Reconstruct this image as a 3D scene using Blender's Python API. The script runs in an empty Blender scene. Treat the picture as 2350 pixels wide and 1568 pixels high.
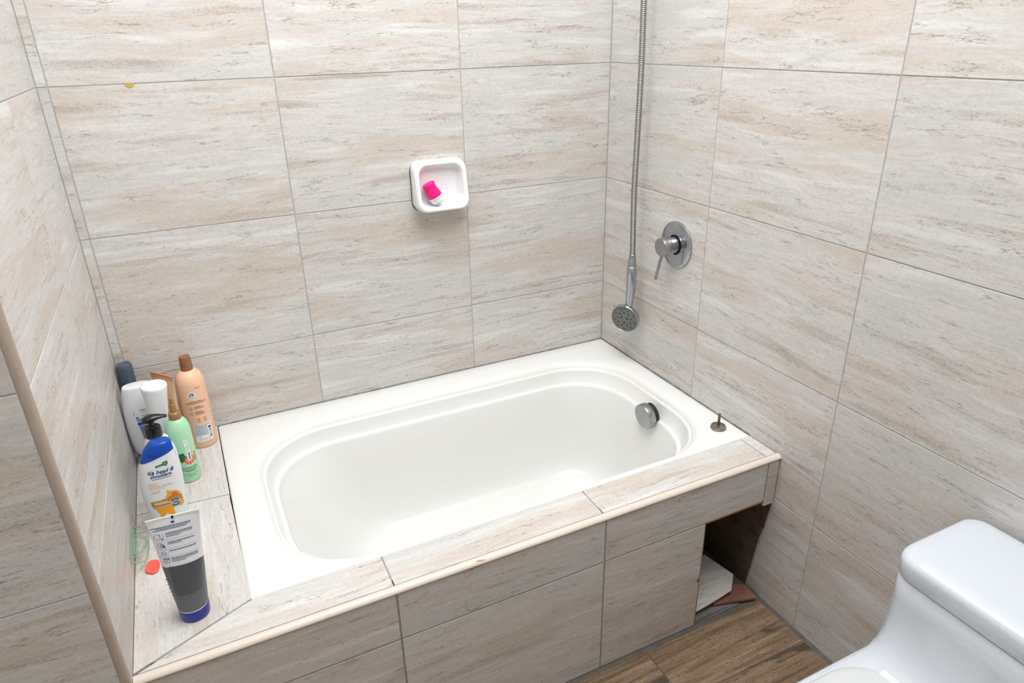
import bpy, bmesh, math, random
from mathutils import Vector, Matrix, Euler

random.seed(7)
scene = bpy.context.scene
COL = scene.collection

# ------------------------------------------------------------------ camera
cam_data = bpy.data.cameras.new('camera')
cam_data.sensor_fit = 'HORIZONTAL'
cam_data.sensor_width = 36.0
cam_data.lens = 36.0 * 1580.3 / 2350.0
cam_data.clip_start = 0.02
cam = bpy.data.objects.new('camera', cam_data)
cam.location = (-1.18529, -1.79163, 1.40214)
cam.rotation_euler = (1.1499, 0.0210, -0.4532)
COL.objects.link(cam)
scene.camera = cam

# ------------------------------------------------------------------ world, lights, exposure
world = bpy.data.worlds.new('world')
scene.world = world
world.use_nodes = True
world.node_tree.nodes['Background'].inputs[0].default_value = (0.8, 0.86, 1.0, 1)
world.node_tree.nodes['Background'].inputs[1].default_value = 0.05


def area(name, loc, rot, sx, sy, power, color):
    d = bpy.data.lights.new(name, 'AREA')
    d.shape = 'RECTANGLE'
    d.size, d.size_y = sx, sy
    d.energy = power
    d.color = color
    o = bpy.data.objects.new(name, d)
    o.location = loc
    o.rotation_euler = rot
    COL.objects.link(o)
    return o


# one broad ceiling light in the middle of the room
area('ceiling_light', (-0.68, -1.0, 2.60), (0, 0, 0), 1.1, 1.4, 37, (0.948, 0.977, 1.0))

scene.view_settings.view_transform = 'Standard'
scene.view_settings.look = 'None'
scene.view_settings.gamma = 1.0
scene.view_settings.use_curve_mapping = False
scene.view_settings.exposure = 0.33
scene.cycles.use_denoising = True
scene.cycles.max_bounces = 7
scene.cycles.diffuse_bounces = 4
scene.cycles.glossy_bounces = 3
scene.cycles.transmission_bounces = 5
scene.cycles.adaptive_threshold = 0.03
scene.cycles.sample_clamp_indirect = 6.0


# ------------------------------------------------------------------ material helpers
def srgb(r, g, b):
    def f(c):
        c /= 255.0
        return c / 12.92 if c <= 0.04045 else ((c + 0.055) / 1.055) ** 2.4
    return (f(r), f(g), f(b), 1.0)


class NT:
    def __init__(self, name):
        self.m = bpy.data.materials.new(name)
        self.m.use_nodes = True
        self.t = self.m.node_tree
        self.b = self.t.nodes['Principled BSDF']

    def n(self, kind, **kw):
        nd = self.t.nodes.new(kind)
        for k, v in kw.items():
            setattr(nd, k, v)
        return nd

    def l(self, a, b):
        self.t.links.new(a, b)

    def math(self, op, a, b=None, clamp=False):
        nd = self.n('ShaderNodeMath', operation=op, use_clamp=clamp)
        for i, v in enumerate((a, b)):
            if v is None:
                continue
            if isinstance(v, (int, float)):
                nd.inputs[i].default_value = v
            else:
                self.l(v, nd.inputs[i])
        return nd.outputs[0]

    def mapping(self, vec, scale, rot=(0, 0, 0)):
        nd = self.n('ShaderNodeMapping')
        nd.inputs['Scale'].default_value = scale
        nd.inputs['Rotation'].default_value = rot
        self.l(vec, nd.inputs['Vector'])
        return nd.outputs[0]

    def noise(self, vec, scale, detail=4, rough=0.5, dist=0.0):
        nd = self.n('ShaderNodeTexNoise')
        nd.inputs['Scale'].default_value = scale
        nd.inputs['Detail'].default_value = detail
        nd.inputs['Roughness'].default_value = rough
        nd.inputs['Distortion'].default_value = dist
        self.l(vec, nd.inputs['Vector'])
        return nd.outputs['Fac']

    def ramp(self, fac, stops):
        nd = self.n('ShaderNodeValToRGB')
        e = nd.color_ramp.elements
        while len(e) > 1:
            e.remove(e[-1])
        e[0].position, e[0].color = stops[0]
        for p, c in stops[1:]:
            x = e.new(p)
            x.color = c
        self.l(fac, nd.inputs['Fac'])
        return nd.outputs['Color']

    def mix(self, fac, a, b, blend='MIX'):
        nd = self.n('ShaderNodeMix', data_type='RGBA', blend_type=blend)
        for idx, v in ((0, fac), (6, a), (7, b)):
            if isinstance(v, (int, float)):
                nd.inputs[idx].default_value = v
            elif isinstance(v, tuple):
                nd.inputs[idx].default_value = v
            else:
                self.l(v, nd.inputs[idx])
        return nd.outputs[2]

    def step(self, v, lo, hi):
        nd = self.n('ShaderNodeMapRange', interpolation_type='SMOOTHSTEP')
        nd.inputs['From Min'].default_value = lo
        nd.inputs['From Max'].default_value = hi
        self.l(v, nd.inputs['Value'])
        return nd.outputs[0]

    def coord(self, rnd=True):
        tc = self.n('ShaderNodeTexCoord')
        out = tc.outputs['Object']
        if rnd:
            oi = self.n('ShaderNodeObjectInfo')
            cx = self.n('ShaderNodeCombineXYZ')
            self.l(self.math('MULTIPLY', oi.outputs['Random'], 43.0), cx.inputs[0])
            self.l(self.math('MULTIPLY', oi.outputs['Random'], 71.0), cx.inputs[1])
            self.l(self.math('MULTIPLY', oi.outputs['Random'], 29.0), cx.inputs[2])
            va = self.n('ShaderNodeVectorMath', operation='ADD')
            self.l(out, va.inputs[0])
            self.l(cx.outputs[0], va.inputs[1])
            out = va.outputs[0]
            self.rnd = oi.outputs['Random']
        return out

    def bump(self, h, strength, dist=0.001):
        nd = self.n('ShaderNodeBump')
        nd.inputs['Strength'].default_value = strength
        nd.inputs['Distance'].default_value = dist
        self.l(h, nd.inputs['Height'])
        self.l(nd.outputs[0], self.b.inputs['Normal'])


def plain(name, col, rough=0.4, metal=0.0, spec=0.5, coat=0.0, trans=0.0, ior=1.45, var=0.0, bump=0.0, bscale=200.0):
    t = NT(name)
    t.b.inputs['Base Color'].default_value = col
    t.b.inputs['Roughness'].default_value = rough
    t.b.inputs['Metallic'].default_value = metal
    t.b.inputs['Specular IOR Level'].default_value = spec
    t.b.inputs['Coat Weight'].default_value = coat
    t.b.inputs['Coat Roughness'].default_value = 0.08
    t.b.inputs['Transmission Weight'].default_value = trans
    t.b.inputs['IOR'].default_value = ior
    v = t.coord(False)
    if var:
        f = t.noise(v, 30.0, 5, 0.6)
        dark = tuple(c * (1 - var) for c in col[:3]) + (1,)
        t.l(t.ramp(f, [(0.3, dark), (0.7, col)]), t.b.inputs['Base Color'])
    if bump:
        t.bump(t.noise(v, bscale, 4, 0.6), bump, 0.0006)
    return t.m


def travertine(name):
    t = NT(name)
    v = t.coord()
    wob = t.noise(t.mapping(v, (2.4, 8.0, 3.0)), 1.0, 2, 0.5)          # bends the layers a little
    sep = t.n('ShaderNodeSeparateXYZ')
    t.l(v, sep.inputs[0])
    y2 = t.math('ADD', sep.outputs[1], t.math('MULTIPLY', wob, 0.04))
    cmb = t.n('ShaderNodeCombineXYZ')
    t.l(sep.outputs[0], cmb.inputs[0]); t.l(y2, cmb.inputs[1]); t.l(sep.outputs[2], cmb.inputs[2])
    vv = cmb.outputs[0]
    a = t.noise(t.mapping(vv, (2.6, 30, 3)), 1.0, 6, 0.64)
    col = t.ramp(a, [(0.28, srgb(181, 172, 164)), (0.38, srgb(199, 193, 187)), (0.47, srgb(214, 210, 206)), (0.53, srgb(202, 199, 196)),
                     (0.61, srgb(216, 213, 210)), (0.74, srgb(228, 227, 225))])
    hue = t.noise(t.mapping(vv, (2.2, 13, 2)), 1.0, 3, 0.6)
    col = t.mix(t.math('MULTIPLY', t.step(hue, 0.47, 0.66), 0.58), col, srgb(199, 183, 169))
    col = t.mix(t.math('MULTIPLY', t.step(hue, 0.46, 0.30), 0.55), col, srgb(198, 198, 196))
    # soft mottling
    mot = t.noise(t.mapping(v, (105, 190, 100)), 1.0, 4, 0.75)
    col = t.mix(t.math('MULTIPLY', t.step(mot, 0.50, 0.72), 0.34), col, srgb(164, 153, 144))
    col = t.mix(t.math('MULTIPLY', t.step(mot, 0.46, 0.28), 0.36), col, srgb(230, 228, 224))
    # thin wandering cracks, broken up, only in some layers
    c = t.noise(t.mapping(vv, (4.0, 30, 5)), 1.0, 7, 0.60)
    line = t.math('SUBTRACT', 1.0, t.step(t.math('ABSOLUTE', t.math('SUBTRACT', c, 0.49)), 0.0, 0.0090), True)
    brk = t.step(t.noise(t.mapping(v, (9, 34, 55)), 1.0, 5, 0.72), 0.47, 0.57)
    crack = t.math('MULTIPLY', line, brk)
    # pits along brown layers
    band = t.step(a, 0.50, 0.36)
    pit = t.math('MULTIPLY', t.step(t.noise(t.mapping(v, (190, 380, 190)), 1.0, 2, 0.6), 0.54, 0.66), band)
    col = t.mix(t.math('MULTIPLY', pit, 0.60), col, srgb(150, 136, 124))
    col = t.mix(t.math('MULTIPLY', crack, 0.70), col, srgb(100, 91, 84))
    # each tile its own slight tone
    tone = t.math('ADD', 0.96, t.math('MULTIPLY', t.rnd, 0.06))
    tc = t.n('ShaderNodeCombineColor')
    for i in range(3):
        t.l(tone, tc.inputs[i])
    col = t.mix(1.0, col, tc.outputs[0], 'MULTIPLY')
    t.l(col, t.b.inputs['Base Color'])
    t.b.inputs['Roughness'].default_value = 0.42
    t.b.inputs['Specular IOR Level'].default_value = 0.35
    return t.m


def wood_tile(name):
    t = NT(name)
    v = t.coord()
    a = t.noise(t.mapping(v, (4, 75, 5)), 1.0, 6, 0.68)
    col = t.ramp(a, [(0.30, srgb(84, 65, 49)), (0.42, srgb(122, 97, 73)), (0.54, srgb(142, 118, 94)), (0.70, srgb(166, 142, 116))])
    d = t.noise(t.mapping(v, (2.6, 19, 3)), 1.0, 4, 0.6, 0.4)
    dark = t.step(d, 0.53, 0.61)
    col = t.mix(t.math('MULTIPLY', dark, 0.85), col, srgb(66, 54, 45))
    s = t.noise(t.mapping(v, (90, 520, 100)), 1.0, 3, 0.7)
    saw = t.step(s, 0.54, 0.64)
    col = t.mix(t.math('MULTIPLY', saw, 0.72), col, srgb(62, 46, 35))
    x = t.noise(t.mapping(v, (480, 60, 100)), 1.0, 2, 0.6)
    col = t.mix(t.math('MULTIPLY', t.step(x, 0.56, 0.66), 0.22), col, srgb(66, 50, 39))
    t.l(col, t.b.inputs['Base Color'])
    t.b.inputs['Roughness'].default_value = 0.5
    return t.m


def metal_worn(name, col, rough, spots):
    t = NT(name)
    v = t.coord(False)
    f = t.noise(v, 120.0, 6, 0.7)
    g = t.noise(v, 700.0, 3, 0.6)
    k = t.math('MULTIPLY', t.step(f, 0.45, 0.7), t.step(g, 0.35, 0.6))
    t.l(t.mix(t.math('MULTIPLY', k, spots), col, srgb(205, 205, 200)), t.b.inputs['Base Color'])
    t.b.inputs['Metallic'].default_value = 1.0
    t.l(t.math('ADD', rough, t.math('MULTIPLY', k, 0.3)), t.b.inputs['Roughness'])
    return t.m


M = {}
M['tile'] = travertine('travertine_tile')
M['grout'] = plain('grout', srgb(184, 183, 181), 0.9, var=0.2)
M['grout_dark'] = plain('dark_grout', srgb(112, 106, 100), 0.9, var=0.35, bump=0.3, bscale=300)
M['sealant'] = plain('grey_sealant', srgb(128, 129, 136), 0.6, var=0.5)
M['apron_grout'] = plain('apron_grout', srgb(160, 157, 153), 0.9, var=0.25)
M['cement'] = plain('cement', srgb(134, 128, 122), 0.95, var=0.35, bump=0.6, bscale=120)
M['rough_plaster'] = plain('rough_plaster', srgb(112, 92, 76), 0.95, var=0.55, bump=1.0, bscale=45)
M['wood'] = wood_tile('wood_look_tile')
M['cream_trim'] = plain('cream_edge_trim', srgb(224, 211, 199), 0.32, var=0.06)
M['shaded_trim'] = plain('shaded_edge_trim', srgb(172, 156, 143), 0.32, var=0.08)  # same trim as the cream one, with the partition's shade put into its colour
M['enamel'] = plain('tub_enamel', srgb(232, 232, 229), 0.22, spec=0.5, coat=0.25)
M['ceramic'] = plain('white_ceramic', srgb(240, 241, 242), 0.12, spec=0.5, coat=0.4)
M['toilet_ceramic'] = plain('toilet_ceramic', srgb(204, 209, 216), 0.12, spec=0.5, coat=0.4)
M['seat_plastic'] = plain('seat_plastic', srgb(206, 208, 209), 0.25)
M['paint'] = plain('white_paint', srgb(226, 224, 219), 0.8, var=0.03)
M['chrome'] = metal_worn('worn_chrome', srgb(178, 182, 188), 0.16, 0.15)
M['chrome_dull'] = metal_worn('limescaled_chrome', srgb(166, 168, 170), 0.30, 0.45)
M['steel'] = metal_worn('hose_steel', srgb(150, 149, 146), 0.25, 0.3)
M['dark_rubber'] = plain('dark_rubber', srgb(34, 32, 31), 0.6)
M['nozzle_grey'] = plain('nozzle_face_grey', srgb(112, 115, 112), 0.45, var=0.15)
M['nozzle_hole'] = plain('nozzle_hole', srgb(44, 30, 22), 0.8)
M['rust_metal'] = plain('rusty_brass', srgb(132, 102, 78), 0.42, metal=0.6, var=0.4)
M['plug_rubber'] = plain('stained_grey_metal', srgb(142, 136, 128), 0.4, metal=0.4, var=0.4)
M['black_plastic'] = plain('black_plastic', srgb(20, 19, 19), 0.22, coat=0.2)
M['white_plastic'] = plain('white_plastic', srgb(236, 239, 241), 0.3)
M['pearl_plastic'] = plain('pearl_plastic', srgb(226, 229, 232), 0.28)
M['blue_plastic'] = plain('blue_plastic', srgb(0, 70, 166), 0.28, coat=0.0)
M['navy_plastic'] = plain('navy_plastic', srgb(18, 42, 140), 0.25, coat=0.3)
M['slate_plastic'] = plain('slate_plastic', srgb(74, 88, 100), 0.3, coat=0.1)
M['charcoal_plastic'] = plain('charcoal_plastic', srgb(104, 108, 109), 0.42, var=0.10)
M['charcoal_label'] = plain('charcoal_label', srgb(84, 89, 93), 0.3, var=0.08)
M['peach_plastic'] = plain('peach_plastic', srgb(240, 194, 162), 0.42)
M['copper_plastic'] = plain('copper_cap', srgb(152, 102, 76), 0.32, metal=0.25)
M['mint_plastic'] = plain('mint_plastic', srgb(172, 226, 184), 0.36)
M['bronze_plastic'] = plain('bronze_cap', srgb(160, 124, 76), 0.35, metal=0.25)
M['pink_silicone'] = plain('pink_silicone', srgb(250, 18, 128), 0.4)
M['coral_plastic'] = plain('coral_plastic', srgb(244, 98, 84), 0.3)
M['clear_green'] = plain('clear_green_plastic', srgb(208, 240, 222), 0.06, trans=0.9, ior=1.35)
M['terracotta'] = plain('terracotta_tile_back', srgb(158, 112, 98), 0.85, var=0.25, bump=0.4, bscale=150)
M['brown_edge'] = plain('fired_clay_edge', srgb(164, 122, 86), 0.85, var=0.3)
M['navy_ink'] = plain('navy_ink', srgb(26, 48, 122), 0.5)
M['blue_ink'] = plain('blue_ink', srgb(60, 92, 168), 0.5)
M['royal_ink'] = plain('royal_ink', srgb(14, 62, 168), 0.4)
M['dark_ink'] = plain('dark_ink', srgb(44, 40, 40), 0.5)
M['brown_ink'] = plain('brown_ink', srgb(96, 62, 46), 0.5)
M['grey_ink'] = plain('grey_ink', srgb(140, 140, 148), 0.5)
M['silver_ink'] = plain('silver_ink', srgb(176, 178, 186), 0.4)
M['gold_ink'] = plain('gold_ink', srgb(228, 176, 92), 0.4)
M['olive_gold'] = plain('olive_gold_ink', srgb(182, 132, 28), 0.4)
M['honey'] = plain('honey_ink', srgb(240, 166, 30), 0.3, var=0.08)
M['orange_ink'] = plain('orange_ink', srgb(226, 108, 32), 0.35, var=0.3)
M['green_ink'] = plain('dark_green_ink', srgb(20, 104, 66), 0.4, var=0.3)
M['leaf_ink'] = plain('leaf_green_ink', srgb(16, 122, 76), 0.4, var=0.5)
M['paper'] = plain('white_print', srgb(234, 236, 240), 0.45)
M['grapefruit'] = plain('grapefruit_ink', srgb(236, 96, 84), 0.4, var=0.2)
M['rind'] = plain('rind_ink', srgb(252, 222, 204), 0.4)
M['yellow_ink'] = plain('yellow_ink', srgb(236, 214, 130), 0.4)
M['stripe_orange'] = plain('stripe_orange', srgb(226, 142, 96), 0.4)
M['yellow_stain'] = plain('yellow_stain', srgb(206, 172, 92), 0.7, var=0.2)
M['orange_stain'] = plain('orange_stain', srgb(240, 150, 92), 0.7)


# ------------------------------------------------------------------ geometry helpers
def mk(name, verts, faces, mat, parent=None, smooth=True, angle=None, kind=None):
    me = bpy.data.meshes.new(name)
    me.from_pydata([tuple(v) for v in verts], [], faces)
    bm = bmesh.new(); bm.from_mesh(me)
    bmesh.ops.recalc_face_normals(bm, faces=bm.faces)
    bm.to_mesh(me); bm.free()
    return link(name, me, mat, parent, smooth, angle, kind)


def link(name, me, mat, parent=None, smooth=True, angle=None, kind=None):
    if mat is not None and not me.materials:
        me.materials.append(M[mat] if isinstance(mat, str) else mat)
    for p in me.polygons:
        p.use_smooth = smooth
    if smooth and angle is not None:
        me.set_sharp_from_angle(angle=math.radians(angle))
    o = bpy.data.objects.new(name, me)
    COL.objects.link(o)
    if parent is not None:
        o.parent = parent
    if kind:
        o['kind'] = kind
    return o


def tag(o, label, cat, group=None):
    o['label'] = label
    o['category'] = cat
    if group:
        o['group'] = group
    return o


def thing(name, label, cat, loc=(0, 0, 0), rot=(0, 0, 0), group=None):
    o = bpy.data.objects.new(name, None)
    o.empty_display_size = 0.02
    o.location = loc
    o.rotation_euler = rot
    COL.objects.link(o)
    return tag(o, label, cat, group)


def box_geo(x0, x1, y0, y1, z0, z1):
    v = [(x0, y0, z0), (x1, y0, z0), (x1, y1, z0), (x0, y1, z0), (x0, y0, z1), (x1, y0, z1), (x1, y1, z1), (x0, y1, z1)]
    f = [(0, 3, 2, 1), (4, 5, 6, 7), (0, 1, 5, 4), (1, 2, 6, 5), (2, 3, 7, 6), (3, 0, 4, 7)]
    return v, f


def join_geo(*gs):
    V, F = [], []
    for v, f in gs:
        k = len(V)
        V += list(v)
        F += [tuple(i + k for i in q) for q in f]
    return V, F


def loft_geo(loops, cap0=True, cap1=True, closed=True):
    n = len(loops[0])
    V = [p for lp in loops for p in lp]
    F = []
    for i in range(len(loops) - 1):
        for j in range(n if closed else n - 1):
            k = (j + 1) % n
            F.append((i * n + j, i * n + k, (i + 1) * n + k, (i + 1) * n + j))
    if cap0:
        F.append(tuple(reversed(range(n))))
    if cap1:
        F.append(tuple(range((len(loops) - 1) * n, len(loops) * n)))
    return V, F


def lathe_geo(prof, n=40, cap0=True, cap1=True, off=(0, 0, 0), ph=0.0):
    loops = []
    for r, z in prof:
        loops.append([(off[0] + r * math.cos(2 * math.pi * k / n + ph), off[1] + r * math.sin(2 * math.pi * k / n + ph), off[2] + z) for k in range(n)])
    return loft_geo(loops, cap0, cap1)


def tube_geo(path, rad, n=10, caps=True):
    """tube along a list of points; rad a number or list"""
    P = [Vector(p) for p in path]
    loops = []
    up = None
    for i, p in enumerate(P):
        d = (P[min(i + 1, len(P) - 1)] - P[max(i - 1, 0)]).normalized()
        if up is None:
            up = Vector((0, 0, 1)) if abs(d.z) < 0.9 else Vector((1, 0, 0))
        s = d.cross(up).normalized()
        up = s.cross(d).normalized()
        r = rad[i] if isinstance(rad, (list, tuple)) else rad
        loops.append([tuple(p + s * (r * math.cos(2 * math.pi * k / n)) + up * (r * math.sin(2 * math.pi * k / n))) for k in range(n)])
    return loft_geo(loops, caps, caps)


def xform(geo, mat):
    v, f = geo
    return [tuple(mat @ Vector(p)) for p in v], f


def smooth_path(pts, per=8):
    P = [Vector(p) for p in pts]
    out = []
    for i in range(len(P) - 1):
        p0, p1, p2, p3 = P[max(i - 1, 0)], P[i], P[i + 1], P[min(i + 2, len(P) - 1)]
        for k in range(per):
            t = k / per
            out.append(0.5 * ((2 * p1) + (p2 - p0) * t + (2 * p0 - 5 * p1 + 4 * p2 - p3) * t * t + (3 * p1 - p0 - 3 * p2 + p3) * t ** 3))
    out.append(P[-1])
    return out


def smooth_prof(pts, per=5):
    return [(p.x, p.y) for p in smooth_path([(a, b, 0) for a, b in pts], per)]


def rrect(x0, x1, y0, y1, r, n=10, e=2.0):
    """rounded rectangle, ccw; r = one radius or four (x1y1, x0y1, x0y0, x1y0)"""
    if isinstance(r, (int, float)):
        r = (r, r, r, r)
    out = []
    cs = [(x1, y1, 1, 1, 0), (x0, y1, -1, 1, 1), (x0, y0, -1, -1, 2), (x1, y0, 1, -1, 3)]
    for cx, cy, sx, sy, q in cs:
        R = r[q]
        for k in range(n + 1):
            a = math.pi / 2 * (q + k / n)
            c, s = math.cos(a), math.sin(a)
            px = math.copysign(abs(c) ** (2 / e), c)
            py = math.copysign(abs(s) ** (2 / e), s)
            out.append((cx - sx * R + R * px, cy - sy * R + R * py))
    return out


# ---- tiles: local x along the tile, local y across, local z outward (face at z = 0)
def inset_poly(p, d):
    n = len(p)
    out = []
    for i in range(n):
        a, b, c = Vector(p[i - 1]), Vector(p[i]), Vector(p[(i + 1) % n])
        e1, e2 = (b - a).normalized(), (c - b).normalized()
        n1, n2 = Vector((-e1.y, e1.x)), Vector((-e2.y, e2.x))
        m = (n1 + n2)
        m = m / max(0.3, m.length_squared) * 2
        out.append((b.x + m.x * d, b.y + m.y * d))
    return out


_tile_cache = {}


def tile_mesh(poly, depth=0.006, ch=0.0004, mat='tile'):
    key = (tuple((round(a, 4), round(b, 4)) for a, b in poly), depth, mat)
    if key not in _tile_cache:
        ins = inset_poly(poly, ch)
        loops = [[(a, b, -depth) for a, b in poly], [(a, b, -ch) for a, b in poly], [(a, b, 0) for a, b in ins]]
        v, f = loft_geo(loops)
        me = bpy.data.meshes.new('tile')
        me.from_pydata(v, [], f)
        me.materials.append(M[mat])
        _tile_cache[key] = me
    return _tile_cache[key]


def tile(parent, origin, ux, uy, poly, mat='tile', name='tile', jit=0.0003, depth=0.006):
    me = tile_mesh(poly, depth=depth, mat=mat)
    ux, uy = Vector(ux), Vector(uy)
    uz = ux.cross(uy)
    o = bpy.data.objects.new(name, me)
    mt = Matrix((ux, uy, uz)).transposed().to_4x4()
    mt.translation = Vector(origin) + uz * random.uniform(-jit, jit)
    COL.objects.link(o)
    o.parent = parent
    o.matrix_world = mt
    o.matrix_parent_inverse = Matrix.Identity(4)
    o.matrix_basis = parent.matrix_world.inverted() @ mt if parent else mt
    return o


G = 0.0014   # half a joint


def rect(w, h):
    return [(0, 0), (w, 0), (w, h), (0, h)]


# ------------------------------------------------------------------ the room shell
L, D = 1.4095, 0.802
Z = [0.010, 0.330, 0.6616, 0.9948, 1.3197, 1.649, 1.979, 2.309, 2.64]
CEIL = 2.64
T = 0.0010   # grout lies this far behind the tile faces


def slab(name, x0, x1, y0, y1, z0, z1, mat):
    v, f = box_geo(x0, x1, y0, y1, z0, z1)
    return mk(name, v, f, mat, smooth=False, kind='structure')


floor = slab('floor', -2.45, 0.12, -2.75, 0.12, -0.10, 0.0062, 'grout_dark')
ceiling = slab('ceiling', -2.45, 0.12, -2.75, 0.12, CEIL, CEIL + 0.1, 'paint')
wall_back = slab('wall_back', -2.45, 0.12, T, 0.12, 0.0062, CEIL, 'grout')
wall_right = slab('wall_right', T, 0.12, -2.75, T, 0.0062, CEIL, 'grout')
wl = [(-2.45, T), (-2.45, -0.813 + T), (-1.4212, -0.813 + T), (-1.4212, -0.8004), (-L - T, -0.8004), (-L - T, T)]
wall_left = mk('wall_left', *loft_geo([[(a, b, z) for a, b in wl] for z in (0.0062, CEIL)]), 'grout', smooth=False, kind='structure')   # corner left open for the rounded trim
wall_far_left = slab('wall_far_left', -2.45, -2.30, -2.75, -0.813 + T, 0.0062, CEIL, 'paint')
wall_front = slab('wall_front', -2.30, T, -2.75, -2.62, 0.0062, CEIL, 'paint')

# back wall tiles
cols = [0.0, -0.4640, -0.9334, -1.3888, -L]
for r in range(1, len(Z) - 1):
    for c in range(4):
        xa, xb = cols[c + 1], cols[c]
        z0 = Z[r] + G
        tile(wall_back, (xa + G, 0, z0), (1, 0, 0), (0, 0, 1), rect(xb - xa - 2 * G, Z[r + 1] - G - z0))
# right wall tiles
cols = [0.0, -0.4653, -0.9227, -1.388, -1.853, -2.318, -2.62]
for r in range(0, len(Z) - 1):
    for c in range(6):
        ya, yb = cols[c], cols[c + 1]
        z0 = Z[r] + G
        w, h = ya - yb - 2 * G, Z[r + 1] - Z[r] - 2 * G
        if r == 0 and c == 0:
            continue
        if r == 0 and c == 1:      # cut slanting where the tub surround begins
            s0, s1 = 0.752 - 0.4653, 0.797 - 0.4653
            poly = [(s0, 0), (w, 0), (w, h), (s1, h), (s1 - 0.010, h * 0.72), (s0 + 0.018, h * 0.35)]
            tile(wall_right, (0, ya - G, z0), (0, -1, 0), (0, 0, 1), poly)
            continue
        tile(wall_right, (0, ya - G, z0), (0, -1, 0), (0, 0, 1), rect(w, h))
# partition wall: face towards the tub, and end face towards the room
for r in range(1, len(Z) - 1):
    z0, h = Z[r] + G, Z[r + 1] - Z[r] - 2 * G
    cl = [0.0, -0.350, -0.801] if r < 4 else [0.0, -0.465, -0.801]
    for c in range(len(cl) - 1):
        tile(wall_left, (-L, cl[c + 1] + G, z0), (0, 1, 0), (0, 0, 1), rect(cl[c] - cl[c + 1] - 2 * G, h))
for r in range(0, len(Z) - 1):
    z0, h = Z[r] + G, Z[r + 1] - Z[r] - 2 * G
    for xa, xb in ((-1.887, -1.4215), (-2.299, -1.887)):
        tile(wall_left, (xa + G, -0.813, z0), (1, 0, 0), (0, 0, 1), rect(xb - xa - 2 * G, h))

# floor: planks of wood-look tile, grout showing between them
FZ = 0.008
pl = []
y = -0.806
rows = [(-0.814, -0.964), (-0.964, -1.124), (-1.124, -1.284), (-1.284, -1.444), (-1.444, -1.604)]
for i, (ya, yb) in enumerate(rows):
    xs = [-0.0085, -0.376, -0.98, -1.58, -2.29] if i % 2 == 0 else [-0.0085, -0.62, -1.22, -1.82, -2.29]
    for c in range(4):
        segs = [(ya, yb)]
        if i == 0 and c >= 1:
            segs = [(ya, -0.868), (-0.868, yb)]
        for (sa, sb) in segs:
            tile(floor, (xs[c + 1] + G, sb + G, FZ), (1, 0, 0), (0, 1, 0), rect(xs[c] - xs[c + 1] - 2 * G, sa - sb - 2 * G), 'wood', 'plank', depth=0.004)
for yy in (-1.604, -1.90, -2.20, -2.50):
    tile(floor, (-2.29, max(yy - 0.297, -2.615), FZ), (1, 0, 0), (0, 1, 0), rect(2.27, min(0.294, yy + 2.612)), 'wood', 'plank', depth=0.004)

# rounded edge trims
def sweep_x(name, prof, x0, x1, mat):
    n = 14
    loops = [[(x0 + (x1 - x0) * i / n, y, z) for y, z in prof] for i in range(n + 1)]
    v, f = loft_geo(loops)
    return mk(name, v, f, mat, smooth=True, angle=50, kind='structure')


prof = [(-0.7885, 0.4450), (-0.7885, 0.4550), (-0.7900, 0.4564), (-0.7940, 0.4571), (-0.7980, 0.4563), (-0.8020, 0.4540), (-0.8044, 0.4512),
        (-0.8050, 0.4488), (-0.8040, 0.4462), (-0.8010, 0.4440), (-0.796, 0.4440)]
trim1 = sweep_x('trim_1', prof, -L + 0.001, -0.0006, 'cream_trim')
prof = []
for k in range(9):
    a = math.pi / 2 * k / 8
    prof.append((-1.4205 + 0.0113 * math.cos(a), -0.8012 - 0.0114 * math.sin(a)))
prof += [(-1.4210, -0.8126), (-1.4210, -0.8080), (-1.4160, -0.8012)]
loops = [[(x, yy, 0.4465 + (CEIL - 0.4475) * i / 10) for x, yy in prof] for i in range(11)]
v, f = loft_geo(loops)
mk('trim_2', v, f, 'shaded_trim', smooth=True, angle=50, kind='structure')
slab('trim_3', -1.4210, -1.4100, -0.8122, -0.8006, 0.0065, 0.4462, 'grout')

# ------------------------------------------------------------------ tub surround (tiled apron and ledge)
sur = thing('tub_surround', 'stone tiled ledge and front panel around the bathtub, with a hole at its right', 'tub surround', (0, 0, FZ))
geo = [box_geo(-L + 0.001, -0.217, -0.8008, -0.772, 0.0, 0.4425),            # apron core
       box_geo(-0.217, -0.001, -0.8008, -0.772, 0.336, 0.4425),                # lintel over the hole
       box_geo(-L + 0.001, -1.2190, -0.772, -0.001, 0.392, 0.4538),          # left ledge bed
       box_geo(-1.2185, -0.001, -0.772, -0.7045, 0.392, 0.4538)]             # front ledge bed
v, f = join_geo(*geo)
v = [(a, b, c - FZ if c > 0.001 else 0.0) for a, b, c in v]
mk('core', v, f, 'apron_grout', sur, smooth=False)
bpy.context.view_layer.update()
# apron tiles
for xa, xb, z0, z1 in ((-L, -0.966, 0.333, 0.4435), (-0.966, -0.500, 0.333, 0.4435), (-0.500, -0.036, 0.333, 0.4435), (-0.036, -0.0005, 0.317, 0.4435),
                       (-L, -0.966, 0.0085, 0.330), (-0.966, -0.500, 0.0085, 0.330), (-0.500, -0.2155, 0.0085, 0.330)):
    tile(sur, (xa + G, -D, z0), (1, 0, 0), (0, 0, 1), rect(xb - xa - 2 * G - 0.0012, z1 - z0 - 0.0006))
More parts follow.
